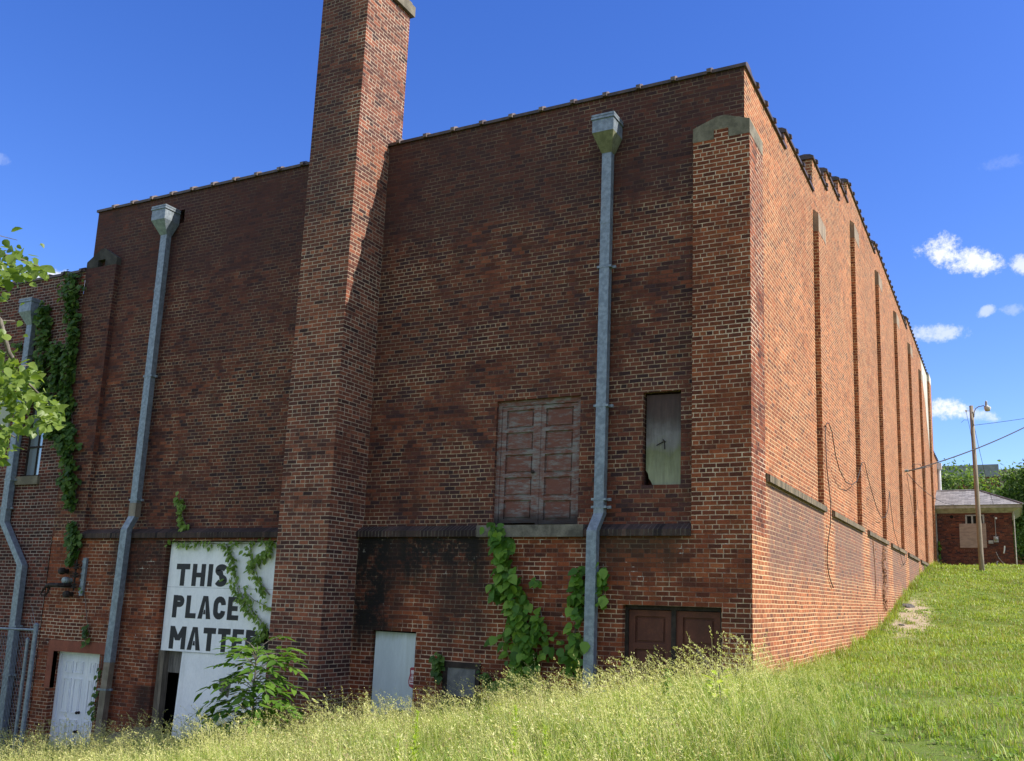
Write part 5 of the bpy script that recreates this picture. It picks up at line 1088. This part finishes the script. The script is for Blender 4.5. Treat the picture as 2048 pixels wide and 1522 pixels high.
tree('broadleaf_tree', 'tall thin topped tree farther back at the right edge', (8.4, 66, gz(8.4, 66)), 11.0, [(7.2, 66, 11.2, 2.0, 1.6), (8.6, 66, 10.0, 2.6, 2.2), (5.4, 66, 9.8, 1.5, 1.0), (6.0, 65, 7.5, 2.2, 1.7)], 110, 80, .24, 'leaf_back', group='trees beyond the shed')
tree('broadleaf_tree', 'low bushy tree between the shed and the far building', (3.6, 60, gz(3.6, 60)), 6.6, [(3.6, 60, 6.6, 1.7, 1.1), (5.0, 59, 5.8, 1.8, 1.4), (2.4, 60, 6.2, 1.5, 1.2), (6.5, 58, 4.8, 2.0, 1.5)], 100, 90, .23, 'leaf_back', group='trees beyond the shed')
tree('broadleaf_tree', 'dark hedge like tree filling the background beyond the car', (7.6, 56, gz(7.6, 56)), 5.5, [(7.0, 56, 4.7, 2.4, 1.6), (4.8, 56.5, 4.4, 1.6, 1.4), (9.6, 56, 5.2, 2.2, 1.8)], 90, 100, .24, 'leaf_ivy', group='trees beyond the shed')
# foreground tree: only its leafy twigs reach into the left of the picture
def pt(px, py, t): return CAM + along(px, py).normalized()*t
tb = Vector((-3.1, -11.45, 0)); tb.z = gz(tb.x, tb.y)
R_ = empty('leafy_tree', tuple(tb), 'sunlit light green twigs of a young tree at the left edge', 'tree')
tk = MB(); tk.tube([tb-Vector((0, 0, .1)), tb+Vector((.05, .05, 1.6)), tb+Vector((-.05, .2, 3.0)), tb+Vector((.0, .3, 4.6))], [.09, .07, .05, .02], 8)
tw = []
for (a0, pts) in ((2.9, [(-220, 430, 6.6), (-90, 470, 6.5), (-10, 505, 6.4), (45, 520, 6.4), (95, 540, 6.4)]), (2.5, [(-200, 520, 6.5), (-60, 560, 6.4), (0, 640, 6.3), (18, 705, 6.3), (55, 765, 6.3), (105, 815, 6.3)]),
                  (2.2, [(-240, 640, 6.5), (-80, 700, 6.4), (-10, 740, 6.35), (60, 730, 6.3)]), (1.9, [(-260, 760, 6.5), (-90, 800, 6.4), (-10, 850, 6.35), (30, 875, 6.3)]), (2.4, [(-150, 600, 6.5), (-40, 640, 6.5), (30, 642, 6.45)])):
    A_0, B_0 = tb+Vector((0, .15, a0)), pt(*pts[0]); W = [A_0]+[A_0.lerp(B_0, f_)+Vector((.05*math.sin(9*f_+a0*5), .07*math.cos(7*f_+a0*3), .16*math.sin(3.1*f_)+.04*math.sin(11*f_+a0))) for f_ in (.2, .4, .6, .8)]+[pt(*q) for q in pts]; tw.append(W); tk.tube(W, [.022]+[.013]*(len(W)-3)+[.007, .004], 6)
tk.build('trunk', M['bark'], R_, smooth=True)
P = []
def leafcl(px, py, sx, sy, n, t=6.35):
    for i in range(int(n*1.8)): P.append(tuple(pt(px+float(np.clip(rng.normal(0, sx), -1.9*sx, 1.9*sx)), py+float(np.clip(rng.normal(0, sy), -1.9*sy, 1.9*sy)), t+rng.normal(0, .16))))
for q in ((15, 515, 18, 14, 24), (35, 545, 20, 12, 22), (70, 535, 14, 8, 9), (92, 548, 6, 7, 6), (8, 580, 8, 12, 7), (-45, 520, 28, 22, 50),
          (25, 742, 26, 14, 46), (50, 765, 20, 16, 30), (30, 795, 24, 18, 34), (75, 800, 20, 14, 26), (98, 822, 14, 12, 24), (112, 835, 7, 9, 8), (55, 845, 18, 14, 16), (85, 850, 12, 8, 8), (10, 885, 10, 18, 12), (4, 915, 8, 10, 6), (30, 862, 10, 8, 6), (4, 662, 4, 8, 4), (-50, 800, 40, 50, 110), (-110, 640, 60, 90, 120), (-190, 480, 45, 45, 90)):
    leafcl(*q)
sd_ = MB()
for W in tw:                                                   # side twigs and leaves all along each limb
    for i in range(1, 7):
        for k in range(5):
            c_ = W[i].lerp(W[i+1], random.random()) if i+1 < len(W) else W[i]
            if i > 5: continue
            e_ = c_+Vector((random.uniform(-.25, .25), random.uniform(-.30, .30), random.uniform(-.25, .30))); sd_.tube([c_, c_.lerp(e_, .5)+Vector((0, 0, .03)), e_], [.006, .004, .002], 4)
            for q_ in range(9): P.append(tuple(e_+Vector((random.gauss(0, .09), random.gauss(0, .09), random.gauss(-.03, .08)))))
sd_.build('twigs', M['bark'], R_)
P = np.array(P); n = len(P)
V, F = scatter(LEAF*np.array([.92, 1, 1]), LEAF_F, frames(rng.normal(0, .7, (n, 3))+np.array([.25, -.5, .45]), rng.normal(0, .55, (n, 3))+np.array([.35, 0, -.65])), P, .054*rng.uniform(.55, 1.35, n)); np_mesh('leaves', V, F, M['leaf_fore'], R_)

# ------------------------------------------------------------------ far building and the parked car
Q_ = empty('far_building', (6.0, 118, 3.2), 'distant flat roofed brick building above the trees', 'building')
w = MB(); w.box(-14, 2.55, 116, 140, 2.5, 17.1); w.box(2.55, 40, 120, 145, 2.5, 17.0); w.build('wall', M['far'], Q_)
w = MB(); w.box(-14.2, 2.75, 115.8, 140.2, 17.1, 18.7); w.build('roof_screen', M['far_metal'], Q_)
w = MB(); w.box(2.76, 40.2, 119.8, 145.2, 17.0, 18.55); w.box(2.76, 5.2, 119.7, 119.99, 14.6, 17.0); w.build('parapet', M['far_render'], Q_)
for i in range(9):
    f = MB(); x0 = 6.5+i*3.4; f.box(x0, x0+1.5, 119.93, 119.995, 11.6, 13.8); wf = f.build('window', M['far_metal'], Q_); MB().box(x0+.1, x0+1.4, 119.90, 119.928, 11.7, 13.7).build('pane', M['glass'], wf)
cx, cy = 4.62, 43.5; cz = gz(cx, cy)
K_ = empty('parked_car', (cx+1.0, cy+2.2, cz), 'dark car parked at the right edge beyond the shed', 'car')
pr = [(0, .42), (0, .80), (.10, .92), (.95, 1.02), (1.55, 1.50), (1.75, 1.58), (3.35, 1.56), (3.75, 1.45), (4.35, 1.02), (4.55, .95), (4.60, .50), (4.45, .32), (.15, .32)]
mb = MB(); mb.prism([(cy+p[0], cz+p[1]) for p in pr], 'x', cx, cx+1.85); mb.build('body', M['car_paint'], K_, bevel=.06)
for yy in (.85, 3.75):
    for xx in (cx-.01, cx+1.66):
        t_ = MB(); t_.lathe([(.20, 0), (.33, .01), (.34, .04), (.34, .17), (.33, .19), (.20, .20)], (xx, cy+yy, cz+.34), 20, ax='x'); wh = t_.build('wheel', M['tyre'], K_)
        r_ = MB(); r_.lathe([(.04, -.015), (.19, -.01), (.20, .0), (.20, .21), (.04, .215)], (xx, cy+yy, cz+.34), 14, ax='x'); r_.build('rim', M['grey_metal'], wh)
mb = MB(); mb.poly([(cx+.15, cy+1.00, cz+1.06), (cx+1.70, cy+1.00, cz+1.06), (cx+1.55, cy+1.52, cz+1.47), (cx+.30, cy+1.52, cz+1.47)]); mb.build('windscreen', M['glass'], K_)
mb = MB(); mb.box(cx-.006, cx+.02, cy+1.45, cy+2.4, cz+1.06, cz+1.42); mb.box(cx-.006, cx+.02, cy+2.5, cy+3.5, cz+1.06, cz+1.42); mb.build('side_window', M['glass'], K_)
mb = MB(); mb.box(cx+.05, cx+1.80, cy-.06, cy+.08, cz+.62, cz+.70); mb.box(cx+.05, cx+1.80, cy-.05, cy+.06, cz+.36, cz+.46); mb.build('bumper_trim', M['chrome'], K_)
for xx in (cx+.10, cx+1.45): MB().box(xx, xx+.30, cy-.03, cy+.08, cz+.74, cz+.87).build('headlight', M['chrome'], K_, bevel=.01)
